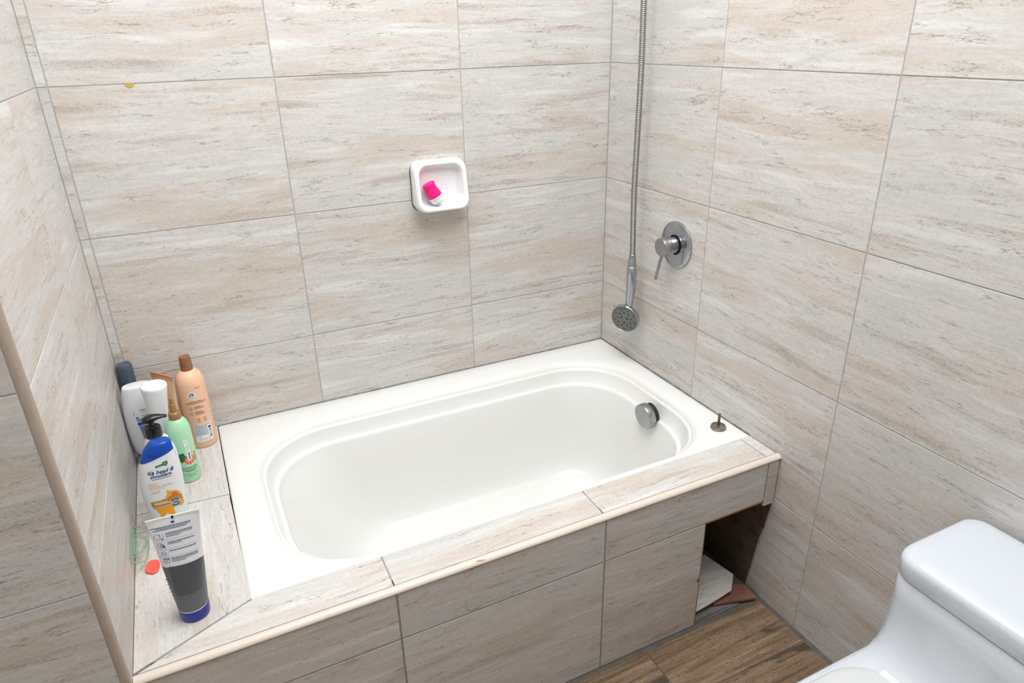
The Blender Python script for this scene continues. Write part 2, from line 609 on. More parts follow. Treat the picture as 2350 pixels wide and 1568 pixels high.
# ledge tiles
DZ = 0.455
for xa, xb in ((-0.966, -0.500), (-0.500, -0.034), (-0.034, -0.001)):
    tile(sur, (xa + G, -0.7882 + G, DZ), (1, 0, 0), (0, 1, 0), rect(xb - xa - 2 * G, 0.0869), depth=0.0095)
x0 = -1.402
tile(sur, (x0, -0.7882 + G, DZ), (1, 0, 0), (0, 1, 0), [(0, 0), (-0.966 - G - x0, 0), (-0.966 - G - x0, 0.0869), (-1.2100 - x0, 0.0869)], depth=0.0095)
# left ledge, laid lengthwise (grain runs front to back)
tile(sur, (-1.4085, -0.002, DZ), (0, -1, 0), (1, 0, 0), [(0, 0), (0.3205, 0), (0.3345, 0.1915), (0, 0.1915)][::1], depth=0.0095)
tile(sur, (-1.4085, -0.002, DZ), (0, -1, 0), (1, 0, 0), [(0.3235, 0), (0.7810, 0), (0.6950, 0.1955), (0.3375, 0.1905)], depth=0.0095)

# dark sealant strips
def strip(name, pts, w, mat, parent, h=0.003):
    V, F = [], []
    for i, (p, up, side) in enumerate(pts):
        p, up, side = Vector(p), Vector(up), Vector(side)
        ww = w * random.uniform(0.8, 1.2)
        V += [p, p + up * ww, p + up * ww * 0.55 + side * h * random.uniform(0.6, 1.2), p + side * (h * 1.3)]
    n = 4
    for i in range(len(pts) - 1):
        for j in range(n):
            k = (j + 1) % n
            F.append((i * n + j, i * n + k, (i + 1) * n + k, (i + 1) * n + j))
    F.append((0, 1, 2, 3)); k = (len(pts) - 1) * n; F.append((k + 3, k + 2, k + 1, k))
    return mk(name, V, F, mat, parent, smooth=False)


# ------------------------------------------------------------------ bathtub
tub = thing('bathtub', 'white enamel bathtub with stepped rim set into the stone tiled ledge', 'bathtub', (-0.6, -0.35, FZ))
TO = Vector((-0.6, -0.35, FZ))


def tub_loop(x0, x1, y0, y1, r, z, e=2.15, n=14):
    return [(a - TO.x, b - TO.y, z - TO.z) for a, b in rrect(x0, x1, y0, y1, r, n, e)]


RZ = 0.4555
loops = [tub_loop(-1.2152, -0.0012, -0.6995, -0.0012, 0.004, 0.405),
         tub_loop(-1.2152, -0.0012, -0.6995, -0.0012, 0.004, RZ - 0.004),
         tub_loop(-1.2140, -0.0024, -0.6988, -0.0024, 0.006, RZ - 0.0012),
         tub_loop(-1.2105, -0.0050, -0.6975, -0.0050, 0.010, RZ),
         tub_loop(-1.1900, -0.0260, -0.6920, -0.0440, 0.120, RZ + 0.0004),
         tub_loop(-1.1640, -0.0450, -0.6870, -0.0800, 0.190, RZ),
         tub_loop(-1.1570, -0.0520, -0.6835, -0.0880, 0.195, RZ - 0.0010),
         tub_loop(-1.1500, -0.0590, -0.6800, -0.0960, 0.195, RZ - 0.0040),
         tub_loop(-1.1440, -0.0645, -0.6765, -0.1020, 0.195, RZ - 0.0090),
         tub_loop(-1.1405, -0.0675, -0.6740, -0.1055, 0.195, RZ - 0.0150),
         # first bead
         tub_loop(-1.1392, -0.0687, -0.6728, -0.1068, 0.195, RZ - 0.0190),
         tub_loop(-1.1370, -0.0706, -0.6710, -0.1088, 0.194, RZ - 0.0197),
         tub_loop(-1.1342, -0.0728, -0.6688, -0.1112, 0.193, RZ - 0.0201),
         tub_loop(-1.1325, -0.0743, -0.6674, -0.1128, 0.193, RZ - 0.0216),
         tub_loop(-1.1318, -0.0750, -0.6668, -0.1135, 0.192, RZ - 0.0260),
         tub_loop(-1.1270, -0.0815, -0.6622, -0.1180, 0.190, RZ - 0.0430),
         tub_loop(-1.1225, -0.0890, -0.6585, -0.1226, 0.188, RZ - 0.0570),
         # second bead
         tub_loop(-1.1200, -0.0915, -0.6565, -0.1250, 0.187, RZ - 0.0596),
         tub_loop(-1.1172, -0.0942, -0.6540, -0.1276, 0.186, RZ - 0.0602),
         tub_loop(-1.1135, -0.0975, -0.6510, -0.1308, 0.185, RZ - 0.0607),
         tub_loop(-1.1112, -0.0996, -0.6492, -0.1328, 0.185, RZ - 0.0626),
         tub_loop(-1.1098, -0.1008, -0.6480, -0.1340, 0.184, RZ - 0.0680),
         tub_loop(-1.1020, -0.1050, -0.6430, -0.1378, 0.183, RZ - 0.0860),
         tub_loop(-1.0850, -0.1120, -0.6360, -0.1440, 0.180, 0.340),
         tub_loop(-1.0450, -0.1230, -0.6240, -0.1540, 0.175, 0.260),
         tub_loop(-1.0000, -0.1340, -0.6130, -0.1640, 0.165, 0.185),
         tub_loop(-0.9700, -0.1450, -0.6030, -0.1740, 0.155, 0.145),
         tub_loop(-0.9400, -0.1600, -0.5900, -0.1860, 0.145, 0.121),
         tub_loop(-0.9050, -0.1820, -0.5720, -0.2050, 0.130, 0.1085),
         tub_loop(-0.8600, -0.2150, -0.5450, -0.2330, 0.110, 0.1040),
         tub_loop(-0.7000, -0.3500, -0.4300, -0.3500, 0.035, 0.1020)]
v, f = loft_geo(loops, cap0=False, cap1=True)
# outer shell and feet so that it stands on the floor
sh = [tub_loop(-1.150, -0.050, -0.690, -0.080, 0.19, 0.404), tub_loop(-1.10, -0.085, -0.66, -0.11, 0.18, 0.22), tub_loop(-0.99, -0.13, -0.62, -0.15, 0.15, 0.095),
      tub_loop(-0.90, -0.18, -0.57, -0.20, 0.12, 0.088)]
v, f = join_geo((v, f), loft_geo(sh, cap0=False, cap1=True))
tub_body = mk('basin', v, f, 'enamel', tub, smooth=True, angle=60)
for fx, fy in ((-0.88, -0.24), (-0.88, -0.54), (-0.24, -0.24), (-0.24, -0.54)):
    v, f = lathe_geo([(0.022, 0.0), (0.022, 0.006), (0.012, 0.012), (0.012, 0.086)], 16)
    o = mk('foot', [(a + fx - TO.x, b + fy - TO.y, c) for a, b, c in v], f, 'cement', tub, angle=40)
# overflow cover on the far end wall
ov = [(0.036, -0.002), (0.036, 0.004)]
ex = Matrix.Rotation(math.radians(-90 - 6), 4, 'Y')
ex.translation = Vector((-0.1045, -0.4215, 0.4045)) - TO
v, f = lathe_geo([(0.031, -0.010), (0.031, 0.006)], 40)
mk('overflow_gasket', *xform((v, f), ex), 'dark_rubber', tub, angle=40)
v, f = lathe_geo([(0.030, 0.004), (0.0355, 0.0045), (0.0368, 0.006), (0.0368, 0.024), (0.0360, 0.0262), (0.0340, 0.0272), (0.018, 0.0276), (0.002, 0.0277)], 48)
mk('overflow_cover', *xform((v, f), ex), 'chrome_dull', tub, angle=50)
pts = [((-1.2138 + i * 0.01, -0.0005, RZ - 0.003), (0, 0, 1), (0, -1, 0)) for i in range(122)]
so = strip('sealant_strip', [((p[0] - TO.x, p[1] - TO.y, p[2] - TO.z), u, s) for p, u, s in pts], 0.0044, 'sealant', tub, 0.002)
pts = [((-0.0005, -0.004 - i * 0.01, RZ - 0.003), (0, 0, 1), (-1, 0, 0)) for i in range(70)]
strip('sealant_strip', [((p[0] - TO.x, p[1] - TO.y, p[2] - TO.z), u, s) for p, u, s in pts], 0.0048, 'sealant', tub, 0.002)

# ------------------------------------------------------------------ inside the hole: rough wall, ledge, loose pieces
V, F = [], []
NY, NZ = 16, 12
for i in range(NY + 1):
    for j in range(NZ + 1):
        zz = FZ + 0.43 * j / NZ
        y_s = -0.7545 - 0.043 * min(1.0, zz / 0.33) + (0.004 if zz < 0.2 else 0.0)
        yy = y_s + (-0.50 - y_s) * i / NY
        V.append((0.0004 - random.uniform(0.0, 0.007) * (1 if i > 1 else 0.15), yy, zz))
for i in range(NY):
    for j in range(NZ):
        a = i * (NZ + 1) + j
        F.append((a, a + 1, a + NZ + 2, a + NZ + 1))
o = mk('rough_plaster', V, F, 'rough_plaster', sur, smooth=True)
o.matrix_parent_inverse = Matrix.Translation((0, 0, -FZ))
V = [(-0.216, -0.8005, FZ), (-0.06, -0.8005, FZ), (-0.06, -0.76, FZ), (-0.216, -0.70, FZ), (-0.216, -0.7985, 0.020), (-0.075, -0.7965, 0.0125), (-0.065, -0.765, 0.0125), (-0.216, -0.70, 0.022)]
o = mk('mortar_bed', V, box_geo(0, 1, 0, 1, 0, 1)[1], 'cement', sur, smooth=False)
o.matrix_parent_inverse = Matrix.Translation((0, 0, -FZ))


for nm, bx_ in (('raw_edge', box_geo(-0.2145, -0.0365, -0.8015, -0.774, 0.3285, 0.3335)), ('raw_edge', box_geo(-0.2168, -0.2150, -0.8012, -0.7945, 0.0095, 0.3290))):
    o = mk(nm, *bx_, 'brown_edge', sur, smooth=False)
    o.matrix_parent_inverse = Matrix.Translation((0, 0, -FZ))


def plate(name, top, th, mat_top, mat_side, parent=None):
    P = [Vector(p) for p in top]
    nrm = (P[1] - P[0]).cross(P[2] - P[0]).normalized()
    if nrm.z < 0:
        nrm = -nrm
    V = [p for p in P] + [p - nrm * th for p in P]
    n = len(P)
    F = [tuple(range(n)), tuple(reversed(range(n, 2 * n)))] + [(i, i + n, (i + 1) % n + n, (i + 1) % n) for i in range(n)]
    return V, F


# ------------------------------------------------------------------ decal helpers
_fontcache = {}


def text_geo(body, size, bold=0.0, shear=0.0, align='LEFT'):
    key = (body, bold, shear, align)
    if key not in _fontcache:
        c = bpy.data.curves.new('lettering', 'FONT')
        c.body = body
        c.size = 1.0
        c.offset = bold
        c.shear = shear
        c.align_x = align
        c.resolution_u = 2
        o = bpy.data.objects.new('lettering', c)
        COL.objects.link(o)
        dg = bpy.context.evaluated_depsgraph_get()
        me = bpy.data.meshes.new_from_object(o.evaluated_get(dg))
        _fontcache[key] = ([tuple(v.co) for v in me.vertices], [tuple(p.vertices) for p in me.polygons])
        bpy.data.objects.remove(o)
        bpy.data.curves.remove(c)
        bpy.data.meshes.remove(me)
    v, f = _fontcache[key]
    return [(a * size, b * size) for a, b, _ in v], f


def place2(geo, x, y, rot=0.0, sx=1.0):
    c, s = math.cos(rot), math.sin(rot)
    return [(x + a * sx * c - b * s, y + a * sx * s + b * c) for a, b in geo[0]], geo[1]


def poly2(p):
    return list(p), [tuple(range(len(p)))]


def rect2(x0, x1, y0, y1):
    return poly2([(x0, y0), (x1, y0), (x1, y1), (x0, y1)])


def disc2(x, y, rx, ry=None, n=24):
    ry = ry or rx
    return poly2([(x + rx * math.cos(2 * math.pi * k / n), y + ry * math.sin(2 * math.pi * k / n)) for k in range(n)])


def ring2(x, y, r, w, n=24, a0=0.0, a1=2 * math.pi):
    full = abs(a1 - a0 - 2 * math.pi) < 1e-6
    V, F = [], []
    for k in range(n + 1):
        a = a0 + (a1 - a0) * k / n
        V += [(x + r * math.cos(a), y + r * math.sin(a)), (x + (r - w) * math.cos(a), y + (r - w) * math.sin(a))]
    for k in range(n):
        F.append((2 * k, 2 * k + 2, 2 * k + 3, 2 * k + 1))
    return V, F


def greek(x0, x1, y, h, rng, word=0.004, gap=0.00045):
    """a line of print too small to read: word-long dashes"""
    out = []
    x = x0
    while x < x1 - 0.0006:
        w = min(word * rng.uniform(0.35, 1.3), x1 - x)
        out.append(rect2(x, x + w, y - h / 2, y + h / 2))
        x += w + gap
    return out


def decal(name, geos, fn, mat, parent, cell=0.003):
    V, F = join_geo(*geos)
    bm = bmesh.new()
    vs = [bm.verts.new((a, b, 0)) for a, b in V]
    for q in F:
        try:
            bm.faces.new([vs[i] for i in q])
        except ValueError:
            pass
    bmesh.ops.triangulate(bm, faces=bm.faces[:])
    for _ in range(4):
        es = [e for e in bm.edges if e.calc_length() > cell]
        if not es:
            break
        bmesh.ops.subdivide_edges(bm, edges=es, cuts=1)
        bmesh.ops.triangulate(bm, faces=bm.faces[:])
    for w in bm.verts:
        w.co = fn(w.co.x, w.co.y)
    me = bpy.data.meshes.new(name)
    bm.to_mesh(me)
    bm.free()
    return link(name, me, mat, parent, smooth=True, kind='stuff' if len(geos) > 1 else None)


def lathe_fn(rfun, phi0=0.0, off=0.00025):
    def fn(s, z):
        r = rfun(z)
        a = phi0 + s / r
        return Vector(((r + off) * math.sin(a), -(r + off) * math.cos(a), z))
    return fn


def interp(tab, z):
    if z <= tab[0][0]:
        return tab[0][1:]
    for i in range(len(tab) - 1):
        a, b = tab[i], tab[i + 1]
        if a[0] <= z <= b[0]:
            t = (z - a[0]) / (b[0] - a[0])
            return tuple(p + (q - p) * t for p, q in zip(a[1:], b[1:]))
    return tab[-1][1:]


def oval_loop(cx, hw, d, z, e=2.4, n=44):
    out = []
    for k in range(n):
        a = 2 * math.pi * k / n
        c, s = math.cos(a), math.sin(a)
        out.append((cx + hw * math.copysign(abs(c) ** (2 / e), c), d * math.copysign(abs(s) ** (2 / e), s), z))
    return out


def oval_fn(tab, e=2.4, off=0.0003):
    def fn(x, z):
        cx, hw, d = interp(tab, z)
        t = min(0.999, abs((x - cx) / hw))
        return Vector((x, -(d + off) * (1 - t ** e) ** (1 / e) - off * 0.3, z))
    return fn


def smooth_tab(rows, per=5):
    out = []
    n = len(rows)
    for i in range(n - 1):
        p0, p1, p2, p3 = rows[max(i - 1, 0)], rows[i], rows[i + 1], rows[min(i + 2, n - 1)]
        for k in range(per):
            t = k / per
            out.append(tuple(0.5 * (2 * b + (c - a) * t + (2 * a - 5 * b + 4 * c - d) * t * t + (3 * b - a - 3 * c + d) * t ** 3) for a, b, c, d in zip(p0, p1, p2, p3)))
    out.append(rows[-1])
    return out


DT = DZ + 0.0005     # things on the ledge stand here
rng = random.Random(3)

# ------------------------------------------------------------------ tall peach bottle, copper cap
b = thing('shampoo_bottle', 'tall peach bottle with a copper brown cap and printed back label, nearest the tub corner', 'bottle', (-1.2535, -0.0690, DT))
R0 = 0.0335
prof = [(0.0305, 0.0), (0.0325, 0.0012), (R0, 0.004), (R0, 0.172)] + smooth_prof([(R0, 0.172), (0.0325, 0.1825), (0.0285, 0.1945), (0.0220, 0.2035), (0.0150, 0.2090)], 5)[1:]
v, f = lathe_geo(prof, 56)
mk('body', v, f, 'peach_plastic', b, angle=45)
v, f = lathe_geo([(0.0138, 0.2085), (0.0143, 0.2095), (0.0141, 0.2165), (0.01375, 0.2170), (0.01375, 0.2178), (0.0140, 0.2183), (0.0131, 0.2420), (0.0124, 0.2440), (0.0105, 0.2450), (0.0100, 0.2444), (0.002, 0.2441)], 40)
mk('cap', v, f, 'copper_plastic', b, angle=35)
fn = lathe_fn(lambda z: R0, 0.10)
decal('label_panel', [rect2(-0.018, 0.0245, 0.0190, 0.0690)], fn, 'paper', b)
fn2 = lathe_fn(lambda z: R0, 0.10, 0.0005)
g = []
for i in range(15):
    zz = 0.0665 - i * 0.0021
    g += greek(-0.0165, 0.0225 if i < 3 else 0.0130, zz, 0.00095, rng, 0.004)
decal('fine_print', g, fn2, 'grey_ink', b)
g = []
for k, hh in enumerate((0.0045, 0.0012, 0.0024, 0.0012, 0.0012, 0.0018, 0.0030)):
    z1 = 0.0575 - k * 0.0046
    g.append(rect2(0.0155, 0.0222, z1 - hh, z1))
g += greek(-0.0125, -0.004, 0.0320, 0.0008, rng)
for k in range(3):
    g.append(ring2(-0.0085 + 0.0072 * k, 0.0255, 0.0026, 0.0005, 14))
g.append(poly2([(0.0110, 0.0230), (0.0130, 0.0230), (0.0140, 0.0285), (0.0125, 0.0285), (0.0122, 0.0255)]))
decal('barcode', g, fn2, 'dark_ink', b)
up_ = lambda q, d: (lambda x, z: q(x, z + d))
fn3 = up_(lathe_fn(lambda z: R0, 0.02, 0.0003), 0.020)
decal('round_seal', [disc2(-0.0025, 0.1310, 0.0092)], fn3, 'paper', b)
fn4 = up_(lathe_fn(lambda z: R0, 0.02, 0.0006), 0.020)
g = [ring2(-0.0025, 0.1310, 0.0058, 0.0018, 18, 0.9, 4.2), poly2([(-0.0050, 0.1325), (-0.0010, 0.1350), (0.0018, 0.1330), (-0.0005, 0.1305), (-0.0025, 0.1318)]),
     poly2([(-0.0040, 0.1275), (-0.0005, 0.1290), (-0.0018, 0.1250)]), poly2([(0.0015, 0.1290), (0.0032, 0.1335), (0.0030, 0.1280)])]
for k in range(20):
    a = 2 * math.pi * k / 20
    g.append(disc2(-0.0025 + 0.0076 * math.cos(a), 0.1310 + 0.0076 * math.sin(a), 0.00045, n=6))
decal('seal_print', g, fn4, 'dark_ink', b)
g = []
g += greek(-0.015, 0.0130, 0.1165, 0.0013, rng, 0.0045)
g += greek(-0.024, 0.0245, 0.1133, 0.0009, rng, 0.0045)
g += greek(-0.024, 0.0245, 0.1105, 0.0009, rng, 0.0045)
for zc in (0.0985, 0.0845):
    g.append(ring2(-0.0150, zc, 0.0044, 0.0006, 20))
    g.append(ring2(-0.0150, zc, 0.0020, 0.0006, 10, 3.4, 6.0))
    g += greek(-0.0070, 0.0085, zc + 0.0036, 0.0012, rng, 0.0045)
    for k in range(2 if zc > 0.09 else 3):
        g += greek(-0.0070, 0.0140 + 0.003 * (k % 2), zc + 0.0008 - 0.0026 * k, 0.0009, rng, 0.004)
g0 = []
for sx in (-0.0065, 0.0085):
    if True:
        g0.append(ring2(sx + 0.004, 0.0805, 0.0048, 0.0008, 20, 0.5, 2.7))
        g0.append(ring2(sx + 0.004, 0.0805, 0.0048, 0.0008, 20, 3.9, 5.6))
        g0.append(ring2(sx + 0.004, 0.0805, 0.0022, 0.0005, 12))
g0 += greek(0.004, 0.0165, 0.1690, 0.0011, rng, 0.0060)
decal('print', g, up_(fn2, 0.0170), 'brown_ink', b)
decal('print_icons', g0, fn2, 'brown_ink', b)

# ------------------------------------------------------------------ peach squeeze tube behind, standing on its cap
tb = thing('squeeze_tube', 'peach squeeze tube with an orange striped crimped end, behind the white tapered bottle', 'tube', (-1.3120, -0.0600, DT), (0, 0, math.radians(-51)))
rows = []
for k in range(13):
    t = k / 12
    z = 0.030 + t * 0.165
    rows.append((z, 0.0, 0.0205 + 0.0185 * t, 0.0205 * (1 - t) ** 0.8 + 0.0010))
v, f = loft_geo([oval_loop(c, hw, d, z, 2.1) for z, c, hw, d in rows])
mk('body', v, f, 'peach_plastic', tb, angle=60)
v, f = box_geo(-0.0392, 0.0392, -0.0011, 0.0011, 0.193, 0.2045)
mk('crimped_seal', v, f, 'peach_plastic', tb, smooth=False)
v, f = join_geo(box_geo(-0.0392, 0.0392, -0.0013, 0.0013, 0.2000, 0.2048), box_geo(-0.0392, 0.0392, -0.0013, 0.0013, 0.1955, 0.1968))
mk('stripe', v, f, 'stripe_orange', tb, smooth=False)
v, f = lathe_geo([(0.0195, 0.0), (0.0208, 0.002), (0.0208, 0.028), (0.0200, 0.030)], 32)
mk('cap', v, f, 'copper_plastic', tb, angle=40)
g = greek(-0.012, 0.020, 0.126, 0.0010, rng) + greek(-0.012, 0.020, 0.1225, 0.0010, rng)
decal('print', g, oval_fn(rows, 2.1, 0.0005), 'brown_ink', tb)

# ------------------------------------------------------------------ mint green bottle with bronze nozzle
b = thing('nozzle_bottle', 'mint green bottle with a pointed bronze nozzle cap and grapefruit print', 'bottle', (-1.2940, -0.2235, DT), (0, 0, 0))
R1 = 0.0255
prof = [(0.0230, 0.0), (0.0247, 0.0010), (R1, 0.0035), (R1, 0.125)] + smooth_prof([(R1, 0.125), (0.0248, 0.1370), (0.0222, 0.1480), (0.0180, 0.1570), (0.0125, 0.1625)], 5)[1:]
v, f = lathe_geo(prof, 48)
mk('body', v, f, 'mint_plastic', b, angle=45)
v, f = lathe_geo([(0.0131, 0.1622), (0.0137, 0.1632), (0.0136, 0.1740), (0.0128, 0.1770), (0.0108, 0.1790), (0.0078, 0.1798), (0.0074, 0.1815), (0.0076, 0.1825), (0.0070, 0.1840), (0.0063, 0.1960), (0.0060, 0.1975),
                  (0.0048, 0.1985), (0.0044, 0.2080), (0.0040, 0.2090), (0.0042, 0.2115), (0.0034, 0.2130), (0.001, 0.2134)], 36)
mk('nozzle_cap', v, f, 'bronze_plastic', b, angle=40)
F0 = 0.13
f1, f2, f3, f4 = (lathe_fn(lambda z: R1, F0, o) for o in (0.0002, 0.0004, 0.0006, 0.0009))
decal('print_grapefruit', [disc2(0.006, 0.0610, 0.0145, 0.0140, 30)], f1, 'rind', b)
g = []
for k in range(10):
    a0 = 2 * math.pi * (k + 0.06) / 10; a1 = 2 * math.pi * (k + 0.94) / 10
    g.append(poly2([(0.006 + 0.0022 * math.cos((a0 + a1) / 2), 0.061 + 0.0022 * math.sin((a0 + a1) / 2))] + [(0.006 + 0.0126 * math.cos(a0 + (a1 - a0) * q / 4), 0.061 + 0.0124 * math.sin(a0 + (a1 - a0) * q / 4)) for q in range(5)]))
decal('print_segments', g, f2, 'grapefruit', b)
g = []
for k in range(7):
    a = math.radians(75 + k * 32)
    cx, cz = -0.0105, 0.0680
    dx, dz = math.cos(a), math.sin(a)
    w = 0.0030
    g.append(poly2([(cx, cz), (cx + 0.006 * dx - w * dz, cz + 0.006 * dz + w * dx), (cx + 0.0135 * dx, cz + 0.0135 * dz), (cx + 0.006 * dx + w * dz, cz + 0.006 * dz - w * dx)]))
g.append(poly2([(-0.019, 0.078), (-0.004, 0.0815), (0.0, 0.070), (-0.006, 0.058), (-0.016, 0.060)]))
for k in range(4):
    g.append(poly2([(0.0190, 0.0525 + 0.006 * k), (0.0245, 0.0535 + 0.0065 * k), (0.0200, 0.0585 + 0.006 * k)]))
decal('print_leaves', g, f2, 'leaf_ink', b)
decal('print_peel', [poly2([(0.0140, 0.0700), (0.0180, 0.0690), (0.0200, 0.0780), (0.0190, 0.0880), (0.0160, 0.0820)])], f3, 'yellow_ink', b)
sk = lambda x, z: (x + (z - 0.08) * -0.03, z)
decal('sticker', [poly2([sk(0.0020, 0.0600), sk(0.0115, 0.0600), sk(0.0118, 0.1130), sk(0.0095, 0.1110), sk(0.0070, 0.1140), sk(0.0045, 0.1115), sk(0.0018, 0.1135)])], f3, 'paper', b)
decal('sticker_lettering', [place2(text_geo('amaás', 0.0078, 0.012), 0.0092, 0.0620, math.pi / 2)], f4, 'dark_ink', b)
g = [ring2(0.0066, 0.1080, 0.0022, 0.0005, 16)] + [place2(x, 0, 0) for x in []]
for k, (z0, z1) in enumerate(((0.084, 0.0975), (0.0865, 0.102))):
    for w in greek(z0, z1, 0.0, 0.0010, rng, 0.0030):
        g.append(place2(w, 0.0052 + 0.0036 * k, 0, math.pi / 2))
decal('sticker_print', g, f4, 'grey_ink', b)
g = greek(-0.0180, 0.0200, 0.0400, 0.0016, rng, 0.0065) + greek(-0.0140, 0.0215, 0.0345, 0.0013, rng, 0.0070) + greek(-0.0060, 0.0150, 0.0310, 0.0013, rng, 0.0070)
g += greek(-0.0150, 0.0190, 0.0235, 0.0007, rng, 0.004) + greek(-0.0050, 0.0130, 0.0185, 0.0010, rng, 0.004)
decal('print', g, f2, 'green_ink', b)

# ------------------------------------------------------------------ dark slate bottle in the corner
b = thing('shower_gel_bottle', 'narrow dark slate grey bottle in the corner between the walls', 'bottle', (-1.3885, -0.0280, DT))
v, f = lathe_geo([(0.0165, 0.0), (0.0184, 0.003), (0.0180, 0.1885), (0.0174, 0.1895)], 14)
mk('body', v, f, 'slate_plastic', b, angle=40)
v, f = lathe_geo([(0.0168, 0.190), (0.0182, 0.192), (0.0182, 0.228), (0.0176, 0.233), (0.0160, 0.2365), (0.0140, 0.2376), (0.0132, 0.2366), (0.003, 0.2362)], 14)
mk('cap', v, f, 'slate_plastic', b, angle=24)

# ------------------------------------------------------------------ upside-down conditioner bottle
b = thing('conditioner_bottle', 'wide white bottle standing upside down on its blue cap against the left wall', 'bottle', (-1.3650, -0.1120, DT), (0, 0, math.radians(2)))
tab = smooth_tab([(0.036, 0.0, 0.0335, 0.0205), (0.050, 0.0, 0.0380, 0.0220), (0.080, 0.0, 0.0418, 0.0232), (0.120, 0.0, 0.0424, 0.0236), (0.160, 0.0, 0.0402, 0.0232), (0.190, 0.0, 0.0362, 0.0215),
                  (0.206, 0.0, 0.0326, 0.0200), (0.2125, 0.0, 0.0300, 0.0185), (0.2140, 0.0, 0.0270, 0.0165)], 4)
v, f = loft_geo([oval_loop(c, hw, d, z, 2.3) for z, c, hw, d in tab])
mk('body', v, f, 'pearl_plastic', b, angle=60)
v, f = loft_geo([oval_loop(0, hw, d, z, 2.3) for z, hw, d in ((0.0, 0.0310, 0.0190), (0.002, 0.0330, 0.0200), (0.030, 0.0345, 0.0210), (0.0365, 0.0345, 0.0210))])
mk('cap', v, f, 'navy_plastic', b, angle=50)
fz_ = oval_fn(tab, 2.3, 0.0003)
fa = lambda x, z: fz_(x - 0.006, z + 0.018)
decal('label_band', [rect2(-0.0100, 0.0300, 0.1010, 0.1085)], fa, 'royal_ink', b)
g = []
for k in range(14):
    g += greek(-0.0085 + 0.0003 * k, 0.0285, 0.0980 - 0.0026 * k, 0.00185, rng, 0.006, 0.0005)
for k in range(3):
    g += greek(-0.0100, 0.0150, 0.1120 + 0.0026 * k, 0.0016, rng, 0.006, 0.0005)
decal('fine_print', g, fa, 'blue_ink', b)
g = greek(0.001, 0.0150, 0.1245, 0.0008, rng) + greek(0.004, 0.0130, 0.1335, 0.0008, rng) + greek(0.001, 0.0130, 0.1395, 0.0014, rng, 0.006)
g.append(rect2(-0.0105, -0.0060, 0.1195, 0.1230))
for k in range(8):
    for w in greek(0.120 - 0.0, 0.141, 0.0, 0.0010, rng, 0.004):
        g.append(place2(w, 0.0175 + 0.0014 * k, 0, math.pi / 2)) if k < 5 else None
for w in greek(0.1265, 0.1400, 0.0, 0.0007, rng, 0.003):
    g.append(place2(w, -0.0125, 0, math.pi / 2))
decal('print', g, fa, 'navy_ink', b)

# ------------------------------------------------------------------ white tapered bottle with a dished base turned up
b = thing('tapered_bottle', 'white tapered bottle turned upside down, its dished round base facing up', 'bottle', (-1.3370, -0.1800, DT), (math.radians(1.0), math.radians(3.2), 0))
v, f = lathe_geo([(0.0135, 0.040), (0.0150, 0.050), (0.0172, 0.120), (0.0205, 0.165), (0.0252, 0.212), (0.0275, 0.2290), (0.0279, 0.2335), (0.0268, 0.2370), (0.0245, 0.2380), (0.0225, 0.2362), (0.0205, 0.2335), (0.0150, 0.2318), (0.0060, 0.2312), (0.002, 0.2312)], 48)
mk('body', v, f, 'white_plastic', b, angle=60)
v, f = lathe_geo([(0.0150, 0.0), (0.0165, 0.0015), (0.0160, 0.038), (0.0150, 0.0405)], 36)
mk('cap', v, f, 'white_plastic', b, angle=40)

# small white jar between
b = thing('white_jar', 'small white lidded bottle half hidden behind the black pump', 'bottle', (-1.3350, -0.2480, DT))
v, f = lathe_geo([(0.0175, 0.0), (0.0190, 0.002), (0.0190, 0.108), (0.0180, 0.111)], 36)
mk('body', v, f, 'white_plastic', b, angle=40)
v, f = lathe_geo([(0.0186, 0.1115), (0.0198, 0.1125), (0.0198, 0.1330), (0.0190, 0.1345), (0.0172, 0.1348), (0.0165, 0.1340), (0.002, 0.1338)], 36)
mk('lid', v, f, 'white_plastic', b, angle=40)

# ------------------------------------------------------------------ pump bottle
b = thing('pump_bottle', 'white bottle with a glossy black pump dispenser behind the blue-capped shampoo', 'bottle', (-1.3350, -0.3130, DT), (0, 0, math.radians(0)))
prof = [(0.0270, 0.0), (0.0290, 0.002), (0.0295, 0.110)] + smooth_prof([(0.0295, 0.110), (0.0285, 0.135), (0.0250, 0.155), (0.0200, 0.1680), (0.0178, 0.1730), (0.0172, 0.1760)], 4)[1:]
v, f = lathe_geo(prof, 44)
mk('body', v, f, 'white_plastic', b, angle=50)
p = lambda g_: g_
pump = mk('pump_collar', *lathe_geo([(0.0160, 0.1750), (0.0168, 0.1760), (0.0166, 0.1950), (0.0156, 0.1985), (0.0130, 0.1990), (0.0122, 0.1975), (0.0085, 0.1975), (0.0070, 0.2010)], 40), 'black_plastic', b, angle=35)
mk('pump_stem', *lathe_geo([(0.0062, 0.198), (0.0060, 0.214), (0.0085, 0.2150)], 24), 'black_plastic', b, angle=35)
hl = []
for x, hw, zb, zt in ((-0.0165, 0.0035, 0.2140, 0.2190), (-0.0140, 0.0092, 0.2110, 0.2225), (-0.0060, 0.0128, 0.2100, 0.2260), (0.0040, 0.0126, 0.2110, 0.2268), (0.0130, 0.0098, 0.2135, 0.2255), (0.0230, 0.0066, 0.2150, 0.2225), (0.0312, 0.0050, 0.2140, 0.2200), (0.0320, 0.0042, 0.2148, 0.2194)):
    hl.append([(x, hw * math.cos(2 * math.pi * k / 20), (zb + zt) / 2 + (zt - zb) / 2 * math.sin(2 * math.pi * k / 20)) for k in range(20)])
mk('pump_head', *loft_geo(hl), 'black_plastic', b, angle=60)

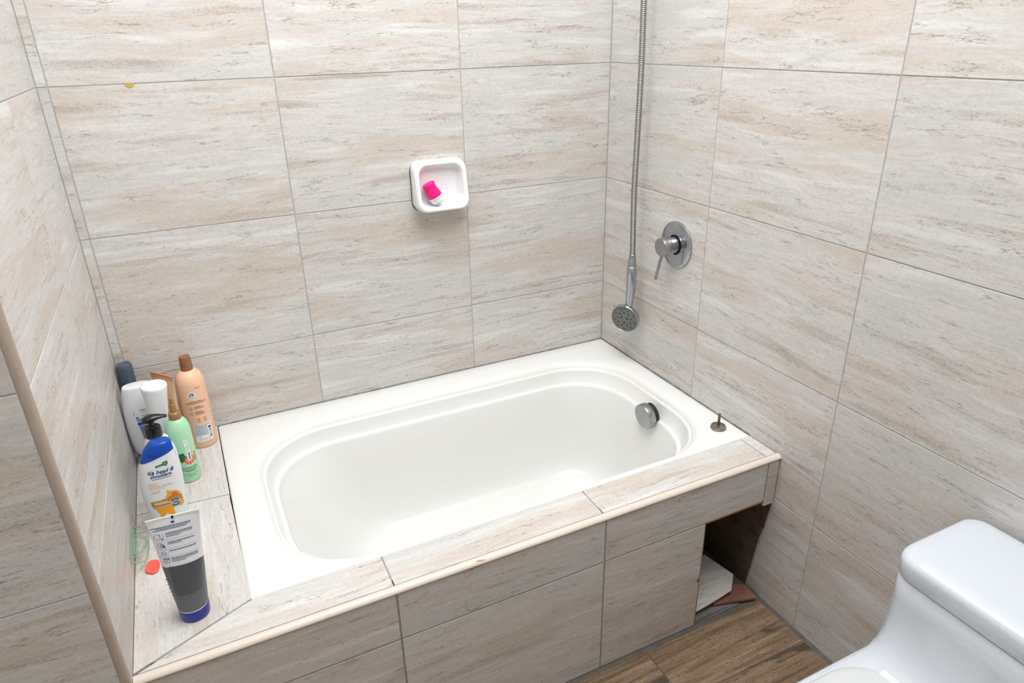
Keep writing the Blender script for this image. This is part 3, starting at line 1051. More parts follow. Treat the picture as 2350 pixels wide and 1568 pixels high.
# ------------------------------------------------------------------ blue-capped shampoo bottle (front label)
HX, HY = -1.3345, -0.3985
b = thing('shampoo_bottle', 'white shampoo bottle with a slanted bright blue flip cap and honey picture on its label', 'bottle', (HX, HY, DT))
raw = [(0.0, -1.3660, -1.3055, 0.0185), (0.004, -1.3695, -1.3030, 0.0205), (0.030, -1.3730, -1.3010, 0.0222), (0.060, -1.3750, -1.2985, 0.0230), (0.110, -1.3762, -1.2945, 0.0232), (0.150, -1.3705, -1.2935, 0.0226),
       (0.173, -1.3640, -1.2940, 0.0215), (0.187, -1.3575, -1.2955, 0.0202), (0.198, -1.3500, -1.2985, 0.0184), (0.2055, -1.3430, -1.3020, 0.0162), (0.2085, -1.3390, -1.3055, 0.0130)]
tab = smooth_tab([(z, (a + c) / 2 - HX, (c - a) / 2, d) for z, a, c, d in raw], 4)
loops = [oval_loop(c, hw, d, z, 2.5, 56) for z, c, hw, d in tab]


def cut_part(name, loops, planes, mat, parent, swell=0.0):
    v, f = loft_geo(loops)
    bm = bmesh.new()
    vs = [bm.verts.new(q) for q in v]
    for q in f:
        bm.faces.new([vs[i] for i in q])
    bmesh.ops.recalc_face_normals(bm, faces=bm.faces)
    for co, no in planes:
        r = bmesh.ops.bisect_plane(bm, geom=bm.verts[:] + bm.edges[:] + bm.faces[:], plane_co=co, plane_no=no, clear_outer=True)
        ed = [e for e in r['geom_cut'] if isinstance(e, bmesh.types.BMEdge)]
        bmesh.ops.edgeloop_fill(bm, edges=ed)
    me = bpy.data.meshes.new(name)
    bmesh.ops.recalc_face_normals(bm, faces=bm.faces)
    bm.to_mesh(me)
    bm.free()
    return link(name, me, mat, parent, smooth=True, angle=50)


sl = Vector((-(0.0200), 0, 0.068)).normalized()          # normal of the slanted cap edge
pt = Vector((-1.3650 - HX, 0, 0.1690))
side = Vector((-1.3005 - HX, 0, 0.2050))
body = mk('body', *loft_geo([[(x * 0.985 if z > 0.17 else x, y * (0.975 if z > 0.165 else 1), z - (0.0006 if z > 0.20 else 0)) for x, y, z in lp] for lp in loops]), 'pearl_plastic', b, angle=50)
cut_part('flip_cap', loops, [(pt, -sl), (side, Vector((1, 0, 0.12)).normalized())], 'blue_plastic', b)
cut_part('shoulder', loops, [(side + Vector((0.0006, 0, 0)), -Vector((1, 0, 0.12)).normalized())], 'pearl_plastic', b)
fa, fb_, fc_, fd_ = (oval_fn(tab, 2.5, o) for o in (0.0003, 0.0006, 0.0009, 0.0012))
cap_lip = [(x, z) for x, z in ((-0.0085, 0.2020), (0.0000, 0.2040), (0.0085, 0.2050))]
mk('cap_thumb_recess', *xform(lathe_geo([(0.0105, -0.0008), (0.0112, 0.0006), (0.0090, 0.0009), (0.002, 0.0006)], 28), Matrix.Translation((0.001, -0.0186, 0.1900)) @ Matrix.Rotation(math.radians(68), 4, 'X') @ Matrix.Diagonal((1.0, 0.45, 1.0, 1.0))), 'navy_plastic', b)
# brand lettering
bx = -0.0190
decal('brand_lettering', [place2(text_geo('head &', 0.0118, 0.020, 0.42), bx + 0.0135, 0.1452, 0.0, 0.98), place2(text_geo('shoulders.', 0.0112, 0.020, 0.42), bx + 0.0008, 0.1368, 0.0, 0.90)], fa, 'navy_ink', b)
decal('brand_emblem', [disc2(bx + 0.0050, 0.1490, 0.0058, 0.0045)], fa, 'navy_ink', b)
decal('brand_emblem_swirl', [ring2(bx + 0.0052, 0.1488, 0.0037, 0.0011, 18, 0.3, 5.2), disc2(bx + 0.0060, 0.1496, 0.0011)], fb_, 'paper', b)
decal('tag_line', greek(bx + 0.0040, bx + 0.0400, 0.1335, 0.0011, rng, 0.0060, 0.0006), fa, 'navy_ink', b)
decal('shield_mark', [poly2([(-0.0035, 0.1595), (0.0110, 0.1610), (0.0110, 0.1655), (-0.0035, 0.1635)]), poly2([(0.0100, 0.1685), (0.0200, 0.1700), (0.0203, 0.1640), (0.0175, 0.1600), (0.0150, 0.1590), (0.0110, 0.1625)])], fa, 'green_ink', b)
decal('shield_print', greek(0.0000, 0.0090, 0.1622, 0.0008, rng, 0.004) + greek(0.0115, 0.0185, 0.1660, 0.0009, rng, 0.004) + greek(0.0125, 0.0180, 0.1635, 0.0009, rng, 0.004), fb_, 'mint_plastic', b)
decal('variant_lettering', [place2(text_geo('ANTI-', 0.0080), -0.0255, 0.1196, 0, 0.95), place2(text_geo('RESEQUEDAD', 0.0080), -0.0245, 0.1130, 0, 0.88)], fa, 'gold_ink', b)
g = greek(-0.0240, 0.0020, 0.1095, 0.0007, rng) + greek(-0.0225, -0.0060, 0.1040, 0.0013, rng, 0.005) + greek(-0.0225, -0.0090, 0.1010, 0.0013, rng, 0.005)
decal('small_print', g, fa, 'gold_ink', b)
hon = [(-0.0290, 0.0800), (0.0000, 0.0815), (0.0120, 0.0830), (0.0260, 0.0850), (0.0300, 0.0790), (0.0310, 0.0640), (0.0290, 0.0580), (0.0240, 0.0565), (0.0180, 0.0590), (0.0120, 0.0590), (0.0095, 0.0540), (0.0105, 0.0450), (0.0070, 0.0415),
       (0.0010, 0.0450), (-0.0040, 0.0480), (-0.0085, 0.0450), (-0.0100, 0.0395), (-0.0160, 0.0380), (-0.0180, 0.0500), (-0.0220, 0.0600), (-0.0270, 0.0665)]
hon = [(q.x, q.y) for q in smooth_path([(a_, c_, 0) for a_, c_ in hon + hon[:1]], 4)][:-1]
decal('honey_picture', [poly2(hon)], fa, 'honey', b)
decal('honeycomb_picture', [poly2([(-0.0010, 0.0865), (0.0100, 0.0835), (0.0280, 0.0840), (0.0285, 0.0900), (0.0230, 0.0960), (0.0130, 0.0990), (0.0055, 0.1030), (0.0050, 0.0970), (0.0030, 0.0900)])], fa, 'honey', b)
g = []
for k in range(16):
    g.append(disc2(0.0070 + 0.0195 * rng.random(), 0.0845 + 0.0095 * rng.random(), 0.0013 + 0.0014 * rng.random(), n=7))
decal('honeycomb_cells', g, fb_, 'orange_ink', b)
decal('gold_band', [poly2([(-0.0290, 0.0810), (-0.0275, 0.0685), (0.0305, 0.0720), (0.0300, 0.0840), (0.0060, 0.0838), (0.0030, 0.0822)])], fb_, 'olive_gold', b)
decal('silver_band', [poly2([(-0.0275, 0.0685), (-0.0268, 0.0660), (0.0300, 0.0695), (0.0305, 0.0720)])], fc_, 'silver_ink', b)
decal('band_print', greek(-0.0235, 0.0030, 0.0775, 0.0017, rng, 0.007, 0.0006) + greek(-0.0230, 0.0090, 0.0745, 0.0017, rng, 0.007, 0.0006), fc_, 'paper', b)
decal('badge', [disc2(0.0165, 0.0705, 0.0098)], fc_, 'silver_ink', b)
decal('badge_print', [ring2(0.0165, 0.0705, 0.0085, 0.0022, 20, 0.5, 2.65), ring2(0.0165, 0.0705, 0.0085, 0.0022, 20, 3.65, 5.8), place2(text_geo('100', 0.0068, 0.02, 0, 'CENTER'), 0.0165, 0.0683)], fd_, 'navy_ink', b)

# ------------------------------------------------------------------ squeeze tube in front
tb = thing('squeeze_tube', 'white and charcoal squeeze tube standing on a blue cap at the front of the ledge', 'tube', (-1.3075, -0.6875, DT), (0, 0, math.radians(-3)))
rows = []
for k in range(25):
    t = k / 24
    rows.append((0.024 + t * 0.188, 0.0045 * t, 0.0253 + 0.0160 * t, 0.0253 * (1 - t ** 1.25) + 0.0008))
SP = 0.1215


def seg(z0, z1, grow=0.0):
    zs = [z0] + [r[0] for r in rows if z0 + 0.002 < r[0] < z1 - 0.002] + [z1]
    return [oval_loop(*[q + (grow if i > 0 else 0) for i, q in enumerate(interp(rows, z))], z, 2.1, 48) for z in zs]


mk('body', *loft_geo(seg(0.024, 0.2120)), 'white_plastic', tb, angle=60)
mk('charcoal_sleeve', *loft_geo(seg(0.026, SP, 0.0003)), 'charcoal_plastic', tb, angle=60)
v, f = box_geo(0.0045 - 0.0414, 0.0045 + 0.0414, -0.0010, 0.0010, 0.2110, 0.2165)
mk('crimped_seal', v, f, 'white_plastic', tb, smooth=False)
mk('cap', *loft_geo([oval_loop(0, r, r, z, 2.0, 48) for r, z in ((0.0225, 0.0), (0.0245, 0.0012), (0.0253, 0.004), (0.0258, 0.0245), (0.0252, 0.0255))]), 'navy_plastic', tb, angle=40)
fa, fb_ = oval_fn(rows, 2.1, 0.0007), oval_fn(rows, 2.1, 0.0010)
decal('charcoal_panel', [poly2([(-0.0190, 0.0640), (-0.0195, SP + 0.0015), (0.0330, SP + 0.0015), (0.0300, 0.0640)])], fa, 'charcoal_label', tb)
# peeled, ragged label edge
V, F = [], []
for k in range(9):
    z = 0.098 - 0.0058 * k - rng.uniform(0, 0.003)
    c, hw, d = interp(rows, z)
    V += [(c - hw + 0.001, -0.006, z), (c - hw - rng.uniform(0.0004, 0.0030), -0.0075, z - rng.uniform(0.0, 0.004)), (c - hw + 0.001, -0.0045, z - 0.0038)]
    F.append((3 * k, 3 * k + 1, 3 * k + 2))
mk('peeled_label_edge', V, F, 'charcoal_label', tb, smooth=False)
g = []
for zz, xa, xb, h in ((0.1995, -0.0330, 0.0310, 0.0012), (0.1970, -0.0250, 0.0290, 0.0009), (0.1945, -0.0300, 0.0230, 0.0010)):
    g += greek(xa, xb, zz, h, rng, 0.0055)
for i, (zc, nl) in enumerate(((0.1840, 3), (0.1670, 2), (0.1510, 1), (0.1360, 3))):
    for k in range(nl):
        g += greek(-0.0120, 0.0300 - (0.020 if (k == nl - 1 and nl > 1) else 0.0), zc + 0.0030 - 0.0030 * k, 0.0013 if k == 0 else 0.0010, rng, 0.0055)
g.append(rect2(0.0005, 0.0055, 0.2035, 0.2068))
decal('print', g, fa, 'navy_ink', tb)
g = []
for zc in (0.1830,):
    g += [ring2(-0.0255, zc, 0.0050, 0.0006, 18), rect2(-0.0215, -0.0160, zc - 0.0048, zc - 0.0042), rect2(-0.0165, -0.0160, zc - 0.0048, zc + 0.0050), rect2(-0.0215, -0.0210, zc - 0.0010, zc + 0.0050), rect2(-0.0205, -0.0170, zc - 0.0060, zc - 0.0040)]
g += [ring2(-0.0235, 0.1660, 0.0052, 0.0006, 20), ring2(-0.0220, 0.1660, 0.0028, 0.0009, 12), disc2(-0.0185, 0.1630, 0.0020, n=10)]
g += [ring2(-0.0215, 0.1500, 0.0036, 0.0008, 16)] + [rect2(-0.0220 + 0.0075 * math.cos(a), -0.0212 + 0.0075 * math.cos(a), 0.1500 + 0.0062 * math.sin(a), 0.1512 + 0.0062 * math.sin(a)) for a in (0.2, 1.0, 1.9, 2.8, 3.9, 5.2, 5.8)]
g += [rect2(-0.0245, -0.0150, 0.1395, 0.1402), rect2(-0.0245, -0.0150, 0.1378, 0.1390), rect2(-0.0245, -0.0150, 0.1308, 0.1314), rect2(-0.0245, -0.0239, 0.1308, 0.1400), rect2(-0.0156, -0.0150, 0.1308, 0.1400), disc2(-0.0198, 0.1343, 0.0011, n=8)]
decal('icons', g, fa, 'blue_ink', tb)
decal('divider_lines', [rect2(-0.0290, 0.0310, z - 0.0002, z + 0.0002) for z in (0.1750, 0.1585, 0.1430)] + [rect2(-0.0010, 0.0070, 0.2070, 0.2073)], fa, 'grey_ink', tb)
v, f = box_geo(0.0025, 0.0057, -0.0016, -0.0008, 0.2105, 0.2166)
mk('registration_mark', v, f, 'dark_ink', tb, smooth=False)

# ------------------------------------------------------------------ clear green plastic piece leaning on the wall, coral lid
cl = thing('plastic_frame', 'clear pale green plastic frame leaning against the left wall beside the tube', 'plastic frame', (-1.383, -0.47, DT))
A = Vector((-1.383, 0, 0.4585))
Wv = (Vector((-1.4072, 0, 0.4970)) - A).normalized()


def cp(yw, lift=0.0):
    q = A + Wv * yw[1] + Vector((0, yw[0], 0)) + Vector((0, 1, 0)).cross(Wv) * -lift
    return tuple(q - Vector((-1.383, -0.47, DT)))


outer = [(-0.4293, 0.0425), (-0.4080, 0.0270), (-0.4180, 0.0150), (-0.4324, 0.0040), (-0.4595, 0.0015), (-0.4893, 0.0040), (-0.5085, 0.0105), (-0.5270, 0.0243), (-0.5340, 0.0375), (-0.5250, 0.0435), (-0.4817, 0.0440), (-0.4420, 0.0440), (-0.4293, 0.0425)]
mk('rim', *tube_geo(smooth_path([cp(q) for q in outer], 5), 0.0019, 8), 'clear_green', cl)
for pts_ in ([(-0.5152, 0.038), (-0.4876, 0.0201), (-0.4543, 0.0105), (-0.4394, 0.0030)], [(-0.4431, 0.0380), (-0.4203, 0.0165), (-0.4170, 0.0125)], [(-0.4530, 0.0370), (-0.4363, 0.0176), (-0.4290, 0.0080)]):
    mk('rib', *tube_geo(smooth_path([cp(q, 0.0005) for q in pts_], 6), 0.0016, 8), 'clear_green', cl)
pan = [(-0.4320, 0.0415), (-0.4340, 0.0370), (-0.4572, 0.0310), (-0.4767, 0.0255), (-0.5060, 0.0309), (-0.5290, 0.0385), (-0.5230, 0.0420), (-0.4817, 0.0425)]
top_ = [Vector(cp(q, 0.0004)) for q in pan]
bot_ = [Vector(cp(q, -0.0010)) for q in pan]
n_ = len(pan)
mk('web', top_ + bot_, [tuple(range(n_)), tuple(reversed(range(n_, 2 * n_)))] + [(i, i + n_, (i + 1) % n_ + n_, (i + 1) % n_) for i in range(n_)], 'clear_green', cl, smooth=False)

pts_ = [(0.0, -0.021), (0.008, -0.019), (0.012, -0.010), (0.0135, 0.002), (0.0125, 0.013), (0.005, 0.020), (-0.004, 0.021), (-0.010, 0.014), (-0.0125, 0.002), (-0.0110, -0.012)]
pts_ = [(q.x, q.y) for q in smooth_path([(a, c, 0) for a, c in pts_ + pts_[:1]], 4)][:-1]
loops = [[(a * s, c * s, z) for a, c in pts_] for s, z in ((0.95, 0.0), (1.0, 0.0008), (1.0, 0.0028), (0.95, 0.0038), (0.75, 0.0034), (0.70, 0.0028), (0.2, 0.0026))]
v, f = loft_geo(loops)
o = mk('bottle_lid', v, f, 'coral_plastic', None, angle=50)
o.location = (-1.3775, -0.5230, DT)
tag(o, 'small flat coral red plastic piece lying on the ledge by the charcoal tube', 'plastic piece')

# ------------------------------------------------------------------ plug on the tub rim
pg = thing('tub_plug', 'rusty metal tub plug with upright stem lying on the tub rim', 'plug', (-0.0480, -0.6330, RZ + 0.0006))
v, f = lathe_geo([(0.0175, 0.0), (0.0196, 0.0010), (0.0200, 0.0035), (0.0186, 0.0048), (0.0190, 0.0060), (0.0186, 0.0078), (0.0165, 0.0085), (0.0150, 0.0078), (0.0140, 0.0052), (0.004, 0.0046)], 40)
mk('disc', v, f, 'plug_rubber', pg, angle=40)
v, f = lathe_geo([(0.0042, 0.0045), (0.0042, 0.0065), (0.0030, 0.0075), (0.0030, 0.018), (0.0034, 0.019), (0.0034, 0.0360), (0.0026, 0.0366), (0.0026, 0.0378), (0.0035, 0.0384), (0.0035, 0.0415), (0.0026, 0.0424)], 20)
mk('stem', v, f, 'rust_metal', pg, angle=40)

# ------------------------------------------------------------------ soap dish and pink brush
sd = thing('soap_dish', 'white ceramic soap dish fixed to the back wall tiles', 'soap dish', (-0.5480, 0.0, 1.0330))
W2, H2 = 0.0745, 0.0665


def sd_loop(dx, dz, yfun, r, zoff=0.0):
    return [(a, yfun(c), c + zoff) for a, c in rrect(-W2 + dx, W2 - dx, -H2 + dz, H2 - dz, r, 9)]


dep = lambda c: -(0.030 + 0.026 * (0.5 - c / (2 * H2)))          # front plane: deeper at the bottom
dep_in = lambda c: -(0.010 + 0.0025 * (0.5 - c / (2 * H2)))
loops = [sd_loop(0, 0, lambda c: -0.0004, 0.024), sd_loop(-0.001, -0.001, lambda c: dep(c) * 0.35, 0.025), sd_loop(0.0, 0.0, lambda c: dep(c) * 0.78, 0.026), sd_loop(0.002, 0.002, lambda c: dep(c) * 0.94, 0.026),
         sd_loop(0.0045, 0.0045, lambda c: dep(c) * 0.995, 0.026), sd_loop(0.0075, 0.0075, lambda c: dep(c), 0.026), sd_loop(0.0105, 0.0105, lambda c: dep(c) * 0.985, 0.026), sd_loop(0.0128, 0.0125, lambda c: dep(c) * 0.93, 0.026),
         sd_loop(0.0145, 0.0138, lambda c: dep(c) * 0.80, 0.026), sd_loop(0.0170, 0.0160, lambda c: dep(c) * 0.5, 0.024), sd_loop(0.0200, 0.0190, lambda c: dep_in(c) - 0.004, 0.022), sd_loop(0.0245, 0.0235, lambda c: dep_in(c) - 0.0008, 0.019),
         sd_loop(0.0330, 0.0320, dep_in, 0.014)]
v, f = loft_geo(loops)
mk('dish', v, f, 'ceramic', sd, angle=70)
sl_ = [[(a - 0.0016, yy_, c - 0.0010) for a, c in rrect(-W2, W2 - 0.001, -H2, H2 - 0.001, 0.024, 9)] for yy_ in (-0.0003, -0.0016)]
mk('mouldy_sealant', *loft_geo(sl_), 'dark_rubber', sd, smooth=False)
# brush: silicone grip with a white bristle head, lying in the dish
br = thing('face_brush', 'small bright pink brush with white bristle head lying in the soap dish', 'brush', (-0.5600, -0.0370, 0.9875))
axis = Vector((-0.42, 0.10, 0.90)).normalized()
mtx = axis.to_track_quat('Z', 'Y').to_matrix().to_4x4() @ Matrix.Scale(1.36, 4)
v, f = lathe_geo([(0.0138, 0.0150), (0.0148, 0.0165), (0.0142, 0.0215), (0.0130, 0.0280), (0.0119, 0.0340), (0.0118, 0.0370), (0.0128, 0.0400), (0.0130, 0.0425), (0.0112, 0.0445), (0.004, 0.0452)], 40)
mk('grip', *xform((v, f), mtx), 'pink_silicone', br, angle=60)
v, f = lathe_geo([(0.0105, 0.0030), (0.0118, 0.0040), (0.0128, 0.0120), (0.0142, 0.0125), (0.0146, 0.0140), (0.0142, 0.0152)], 40)
mk('bristle_base', *xform((v, f), mtx), 'white_plastic', br, angle=40)
gs = []
for rr_, kk in ((0.0088, 12), (0.0055, 8), (0.002, 4)):
    for k in range(kk):
        a = 2 * math.pi * k / kk
        gs.append(lathe_geo([(0.0008, 0.0), (0.0013, 0.0010), (0.0015, 0.0035)], 6, off=(rr_ * math.cos(a), rr_ * math.sin(a), 0.0)))
mk('bristles', *xform(join_geo(*gs), mtx), 'white_plastic', br, kind='stuff')

# ------------------------------------------------------------------ mixer valve on the right wall
vv = thing('shower_mixer', 'round chrome shower mixer with lever handle on the right wall', 'shower mixer', (-0.0004, -0.3540, 0.8705))
mx = Matrix.Rotation(math.radians(-90), 4, 'Y')
mk('wall_plate', *xform(lathe_geo([(0.0625, 0.0), (0.0635, 0.001), (0.0630, 0.0045), (0.0600, 0.0060), (0.030, 0.0072), (0.0278, 0.0070), (0.0272, 0.0020), (0.018, 0.002)], 64), mx), 'chrome', vv, angle=40)
mk('sleeve', *xform(lathe_geo([(0.0225, 0.002), (0.0225, 0.0300), (0.0215, 0.0310)], 48), mx), 'chrome', vv, angle=40)
mk('seal_ring', *xform(lathe_geo([(0.0268, 0.0021), (0.0268, 0.0050), (0.0235, 0.0060), (0.0226, 0.0030)], 48, False, False), mx), 'dark_rubber', vv, angle=40)
kn = mk('knob', *xform(lathe_geo([(0.0222, 0.0315), (0.0238, 0.0322), (0.0242, 0.0335), (0.0242, 0.0545), (0.0236, 0.0558), (0.0215, 0.0563), (0.003, 0.0565)], 48), mx), 'chrome_dull', vv, angle=40)
mk('lever', *tube_geo([(-0.0470, 0.000, -0.020), (-0.0500, 0.0030, -0.040), (-0.0580, 0.0080, -0.092)], [0.0046, 0.0044, 0.0040], 14), 'chrome', kn, angle=50)

# ------------------------------------------------------------------ hose and hand shower
hx = -0.042
HC = [(hx, -0.2065, 1.99), (hx, -0.2045, 1.70), (hx, -0.2040, 1.4716), (hx - 0.0, -0.2075, 1.3190), (hx, -0.2060, 1.1330), (hx, -0.2045, 0.9790), (hx, -0.2115, 0.8330), (hx, -0.2125, 0.8060)]
HB = Vector((hx, -0.2125, 0.62))
hs = thing('hand_shower', 'chrome hand shower hanging upside down from a long steel hose on the right wall', 'hand shower', tuple(HB))
path = smooth_path(HC, 60)
# resample evenly, alternate radii for the corrugation
tot = [0.0]
for i in range(1, len(path)):
    tot.append(tot[-1] + (path[i] - path[i - 1]).length)
step_, pts_, rad_ = 0.0011, [], []
s_, i_ = 0.0, 0
k_ = 0
while s_ < tot[-1]:
    while i_ < len(tot) - 2 and tot[i_ + 1] < s_:
        i_ += 1
    t_ = (s_ - tot[i_]) / max(1e-9, tot[i_ + 1] - tot[i_])
    pts_.append(tuple(path[i_].lerp(path[i_ + 1], t_) - HB))
    rad_.append((0.0064, 0.0081, 0.0085, 0.0081)[k_ % 4])
    k_ += 1
    s_ += step_
mk('hose', *tube_geo(pts_, rad_, 14), 'steel', hs)
mk('wall_elbow', *tube_geo([Vector((0, -0.2065, 1.99)) - HB, Vector((-0.03, -0.2065, 1.995)) - HB, Vector((-0.042, -0.2065, 1.985)) - HB, Vector((-0.042, -0.2065, 1.96)) - HB], 0.011, 16), 'chrome', hs)
z0 = 0.62
cone = [(0.0088, 0.812 - z0), (0.0098, 0.811 - z0), (0.0108, 0.794 - z0), (0.0112, 0.7935 - z0), (0.0118, 0.776 - z0), (0.0095, 0.774 - z0)]
mk('hose_connector', *lathe_geo(cone, 32), 'chrome_dull', hs, angle=40)
nrm = Vector((-0.84, -0.50, -0.14)).normalized()
hc = Vector((hx - 0.012, -0.2070, 0.6110)) - HB
hp = [Vector((0, 0, 0.776 - z0)), Vector((0, 0, 0.774 - z0)), Vector((0.0005, 0, 0.755 - z0)), Vector((0.001, 0.0005, 0.725 - z0)), Vector((0.001, 0.0015, 0.695 - z0)), Vector((0.0, 0.003, 0.670 - z0)), Vector((-0.001, 0.0045, 0.652 - z0)), Vector((-0.003, 0.006, 0.638 - z0))]
mk('handle', *tube_geo(hp, [0.0125, 0.0145, 0.0150, 0.0150, 0.0140, 0.0118, 0.0112, 0.0120], 28), 'chrome', hs, angle=60)
hm = nrm.to_track_quat('Z', 'Y').to_matrix().to_4x4()
hm.translation = hc
mk('head', *xform(lathe_geo([(0.018, -0.0230), (0.030, -0.0205), (0.0400, -0.0150), (0.0432, -0.0090), (0.0438, 0.0), (0.0430, 0.0030), (0.0415, 0.0038), (0.0408, 0.0026), (0.038, 0.0020)], 56), hm), 'chrome_dull', hs, angle=50)
fcz = mk('nozzle_face', *xform(lathe_geo([(0.0407, 0.0015), (0.0404, 0.0030), (0.0290, 0.0034), (0.0285, 0.0040), (0.0165, 0.0042), (0.0160, 0.0050), (0.0050, 0.0052), (0.0045, 0.0060), (0.001, 0.0060)], 56), hm), 'nozzle_grey', hs, angle=40)
gs = []


def hole(r, a, s, ax=1.0, el=1.0, z=0.0042):
    c_, n__ = (r * math.cos(a), r * math.sin(a)), 10
    V = [(c_[0] + s * el * math.cos(2 * math.pi * k / n__) * math.cos(a + math.pi / 2) - s * ax * math.sin(2 * math.pi * k / n__) * math.sin(a + math.pi / 2),
          c_[1] + s * el * math.cos(2 * math.pi * k / n__) * math.sin(a + math.pi / 2) + s * ax * math.sin(2 * math.pi * k / n__) * math.cos(a + math.pi / 2), zz) for zz in (z - 0.001, z + 0.0004) for k in range(n__)]
    F = [tuple(range(n__, 2 * n__))] + [(k, (k + 1) % n__, (k + 1) % n__ + n__, k + n__) for k in range(n__)]
    gs.append((V, F))


for k in range(9):
    hole(0.0222, 2 * math.pi * k / 9 + 0.2, 0.0021, z=0.0043)
for k in range(3):
    hole(0.0105, 2 * math.pi * k / 3 + 0.5, 0.0018, el=2.2, z=0.0053)
for k in range(9):
    a = 2 * math.pi * k / 9 + 0.5
    for dr, da in ((-0.0028, -0.055), (-0.0028, 0.055), (0.0022, -0.060), (0.0022, 0.060)):
        hole(0.0342 + dr, a + da * 1.4, 0.00115, z=0.0034)
mk('nozzle_holes', *xform(join_geo(*gs), hm), 'nozzle_hole', hs, smooth=False, kind='stuff')
tabp = Vector((0, 0, 1)) - nrm * nrm.z
tabp.normalize()
mk('selector_tab', *tube_geo([hc + tabp * 0.036 + nrm * 0.005, hc + tabp * 0.044 + nrm * 0.004, hc + tabp * 0.048 + nrm * 0.001], [0.0024, 0.0032, 0.0026], 10), 'nozzle_grey', hs)

# ------------------------------------------------------------------ loose tile pieces in the hole
V, F = plate('x', [(-0.206, -0.7905, 0.0370), (-0.140, -0.7860, 0.0400), (-0.0775, -0.7790, 0.0435), (-0.0400, -0.7440, 0.0530), (-0.0840, -0.675, 0.0850), (-0.214, -0.660, 0.1000)], 0.007, None, None)
V = [(a, b_, max(c, 0.0235)) for a, b_, c in V]
bt = thing('broken_tile', 'broken pale grey tile piece leaning inside the hole of the tub surround', 'tile piece', (-0.13, -0.72, 0.0235))
V2 = [(a + 0.13, b_ + 0.72, c - 0.0235) for a, b_, c in V]
n_ = 6
mk('glazed_face', V2[:n_] + [(x, y_, z_ - 0.0012) for x, y_, z_ in V2[:n_]], [tuple(range(n_)), tuple(reversed(range(n_, 2 * n_)))] + [(i, i + n_, (i + 1) % n_ + n_, (i + 1) % n_) for i in range(n_)], 'tile', bt, smooth=False)
mk('clay_body', [(x, y_, z_ - 0.0013) for x, y_, z_ in V2[:n_]] + V2[n_:], [tuple(range(n_)), tuple(reversed(range(n_, 2 * n_)))] + [(i, i + n_, (i + 1) % n_ + n_, (i + 1) % n_) for i in range(n_)], 'brown_edge', bt, smooth=False)

tf = thing('tile_fragment', 'reddish ribbed back of a broken tile lying at the mouth of the hole', 'tile piece', (-0.06, -0.79, 0.0130))
quad = [Vector((-0.139, -0.7830, 0.0215)), Vector((-0.0175, -0.8120, 0.0145)), Vector((-0.0120, -0.7660, 0.0150)), (Vector((-0.060, -0.730, 0.0200)))]
o_ = Vector((-0.06, -0.79, 0.0130))
th = 0.006
V = [q - o_ + Vector((0, 0, th)) for q in quad] + [q - o_ - Vector((0, 0, 0.0)) for q in quad]
V = [Vector((q.x, q.y, max(q.z, 0.0))) for q in V]
mk('clay_body', V, [(0, 1, 2, 3), (7, 6, 5, 4)] + [(i, i + 4, (i + 1) % 4 + 4, (i + 1) % 4) for i in range(4)], 'terracotta', tf, smooth=False)
for k in range(22):
    t0 = (k + 0.5) / 22
    a = V[0].lerp(V[1], t0)
    e = V[3].lerp(V[2], t0)
    d_ = (e - a)
    w_ = Vector((0.0016, 0, 0))
    up_ = Vector((0, 0, 0.0016))
    vv_ = [a - w_, a + w_, a + up_, e - w_ * 0.5, e + w_ * 0.5, e + up_]
    mk('ridge', vv_, [(0, 1, 2), (3, 5, 4), (0, 2, 5, 3), (1, 4, 5, 2), (0, 3, 4, 1)], 'terracotta', tf, smooth=False)

# small chips and stains
def blob(name, center, ux, uy, pts, mat, parent):
    ux, uy = Vector(ux), Vector(uy)
    nz = ux.cross(uy)
    c = Vector(center)
    V = [c + ux * a + uy * b_ + nz * 0.0005 for a, b_ in pts]
    V += [c + ux * a + uy * b_ - nz * 0.0005 for a, b_ in pts]
    n = len(pts)
    o = mk(name, V, [tuple(range(n)), tuple(reversed(range(n, 2 * n)))] + [(i, i + n, (i + 1) % n + n, (i + 1) % n) for i in range(n)], mat, parent, smooth=False)
    if parent is not None:
        o.matrix_parent_inverse = parent.matrix_world.inverted()
    return o


bpy.context.view_layer.update()
blob('stain', (-1.2354, -0.0003, 1.3185), (1, 0, 0), (0, 0, 1), [(-0.010, 0.003), (-0.008, -0.004), (-0.002, -0.007), (0.005, -0.004), (0.009, 0.002), (0.004, 0.004)], 'yellow_stain', wall_back)
blob('stain', (-0.7941, -0.8012, 0.4550), (1, 0, 0), (0, 0.68, 0.73), [(-0.009, 0.0012), (-0.003, 0.0002), (0.008, -0.0016), (0.010, -0.0004), (0.002, 0.0016), (-0.006, 0.0024)], 'orange_stain', trim1)
blob('chip', (-0.2205, -0.8025, 0.1600), (1, 0, 0), (0, 0, 1), [(0.0035, 0.006), (-0.002, 0.005), (-0.0055, 0.000), (-0.003, -0.004), (0.0038, -0.004)], 'terracotta', sur)

# ------------------------------------------------------------------ toilet
to = thing('toilet', 'white one-piece ceramic toilet against the right wall, lower right corner', 'toilet', (-0.30, -1.430, FZ))
TT = Vector((-0.30, -1.430, FZ))


def t_loop(xf, hw, rf, rb, z, xb=-0.018, n=12):
    # ccw corners: (x1,y1) back-left, (x0,y1) front-left, (x0,y0) front-right, (x1,y0) back-right
    return [(a - TT.x, c, z - TT.z) for a, c in rrect(xf, xb, -hw, hw, (rb, rf, rf, rb), n, 2.2)]


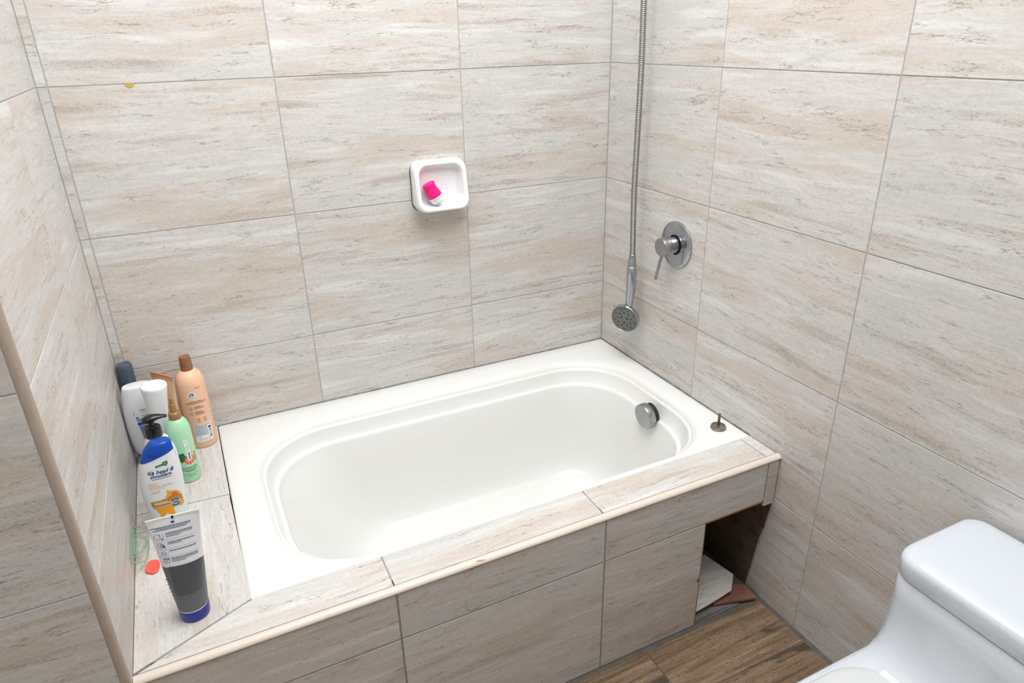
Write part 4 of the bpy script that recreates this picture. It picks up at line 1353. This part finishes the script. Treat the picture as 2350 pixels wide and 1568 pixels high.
loops = [t_loop(-0.520, 0.105, 0.09, 0.03, FZ), t_loop(-0.525, 0.110, 0.10, 0.03, 0.03), t_loop(-0.535, 0.112, 0.10, 0.03, 0.12), t_loop(-0.580, 0.130, 0.12, 0.03, 0.22), t_loop(-0.640, 0.165, 0.15, 0.03, 0.31),
         t_loop(-0.672, 0.184, 0.172, 0.03, 0.350), t_loop(-0.676, 0.1885, 0.175, 0.03, 0.368), t_loop(-0.672, 0.1880, 0.173, 0.03, 0.3760), t_loop(-0.660, 0.1840, 0.168, 0.03, 0.3800),
         t_loop(-0.560, 0.1800, 0.15, 0.03, 0.3815), t_loop(-0.420, 0.1790, 0.10, 0.03, 0.3830), t_loop(-0.330, 0.1790, 0.075, 0.03, 0.3870), t_loop(-0.285, 0.1795, 0.065, 0.03, 0.3960), t_loop(-0.258, 0.1805, 0.060, 0.03, 0.4120),
         t_loop(-0.240, 0.1820, 0.055, 0.03, 0.4380), t_loop(-0.231, 0.1840, 0.050, 0.03, 0.4700), t_loop(-0.2265, 0.1850, 0.047, 0.03, 0.5100), t_loop(-0.2255, 0.1855, 0.045, 0.03, 0.5540), t_loop(-0.2235, 0.1840, 0.044, 0.028, 0.5555)]
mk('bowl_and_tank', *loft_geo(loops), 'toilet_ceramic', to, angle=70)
loops = [t_loop(-0.2235, 0.1840, 0.044, 0.03, 0.5570, -0.016), t_loop(-0.2262, 0.1862, 0.045, 0.032, 0.5576, -0.013), t_loop(-0.2275, 0.1875, 0.046, 0.034, 0.5600, -0.011), t_loop(-0.2275, 0.1875, 0.046, 0.034, 0.5840, -0.011), t_loop(-0.2262, 0.1864, 0.046, 0.034, 0.5900, -0.012),
         t_loop(-0.2225, 0.1830, 0.046, 0.034, 0.5950, -0.016), t_loop(-0.2160, 0.1770, 0.044, 0.032, 0.5985, -0.022), t_loop(-0.2000, 0.1620, 0.040, 0.030, 0.6005, -0.036), t_loop(-0.1400, 0.1000, 0.02, 0.02, 0.6015, -0.090)]
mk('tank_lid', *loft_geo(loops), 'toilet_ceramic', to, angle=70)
def s_loop(d, z):
    return [(a - TT.x, c, z - TT.z) for a, c in rrect(-0.664 + d, -0.255 - d, -0.168 + d, 0.168 - d, (0.10, 0.155, 0.155, 0.10), 14, 2.2)]
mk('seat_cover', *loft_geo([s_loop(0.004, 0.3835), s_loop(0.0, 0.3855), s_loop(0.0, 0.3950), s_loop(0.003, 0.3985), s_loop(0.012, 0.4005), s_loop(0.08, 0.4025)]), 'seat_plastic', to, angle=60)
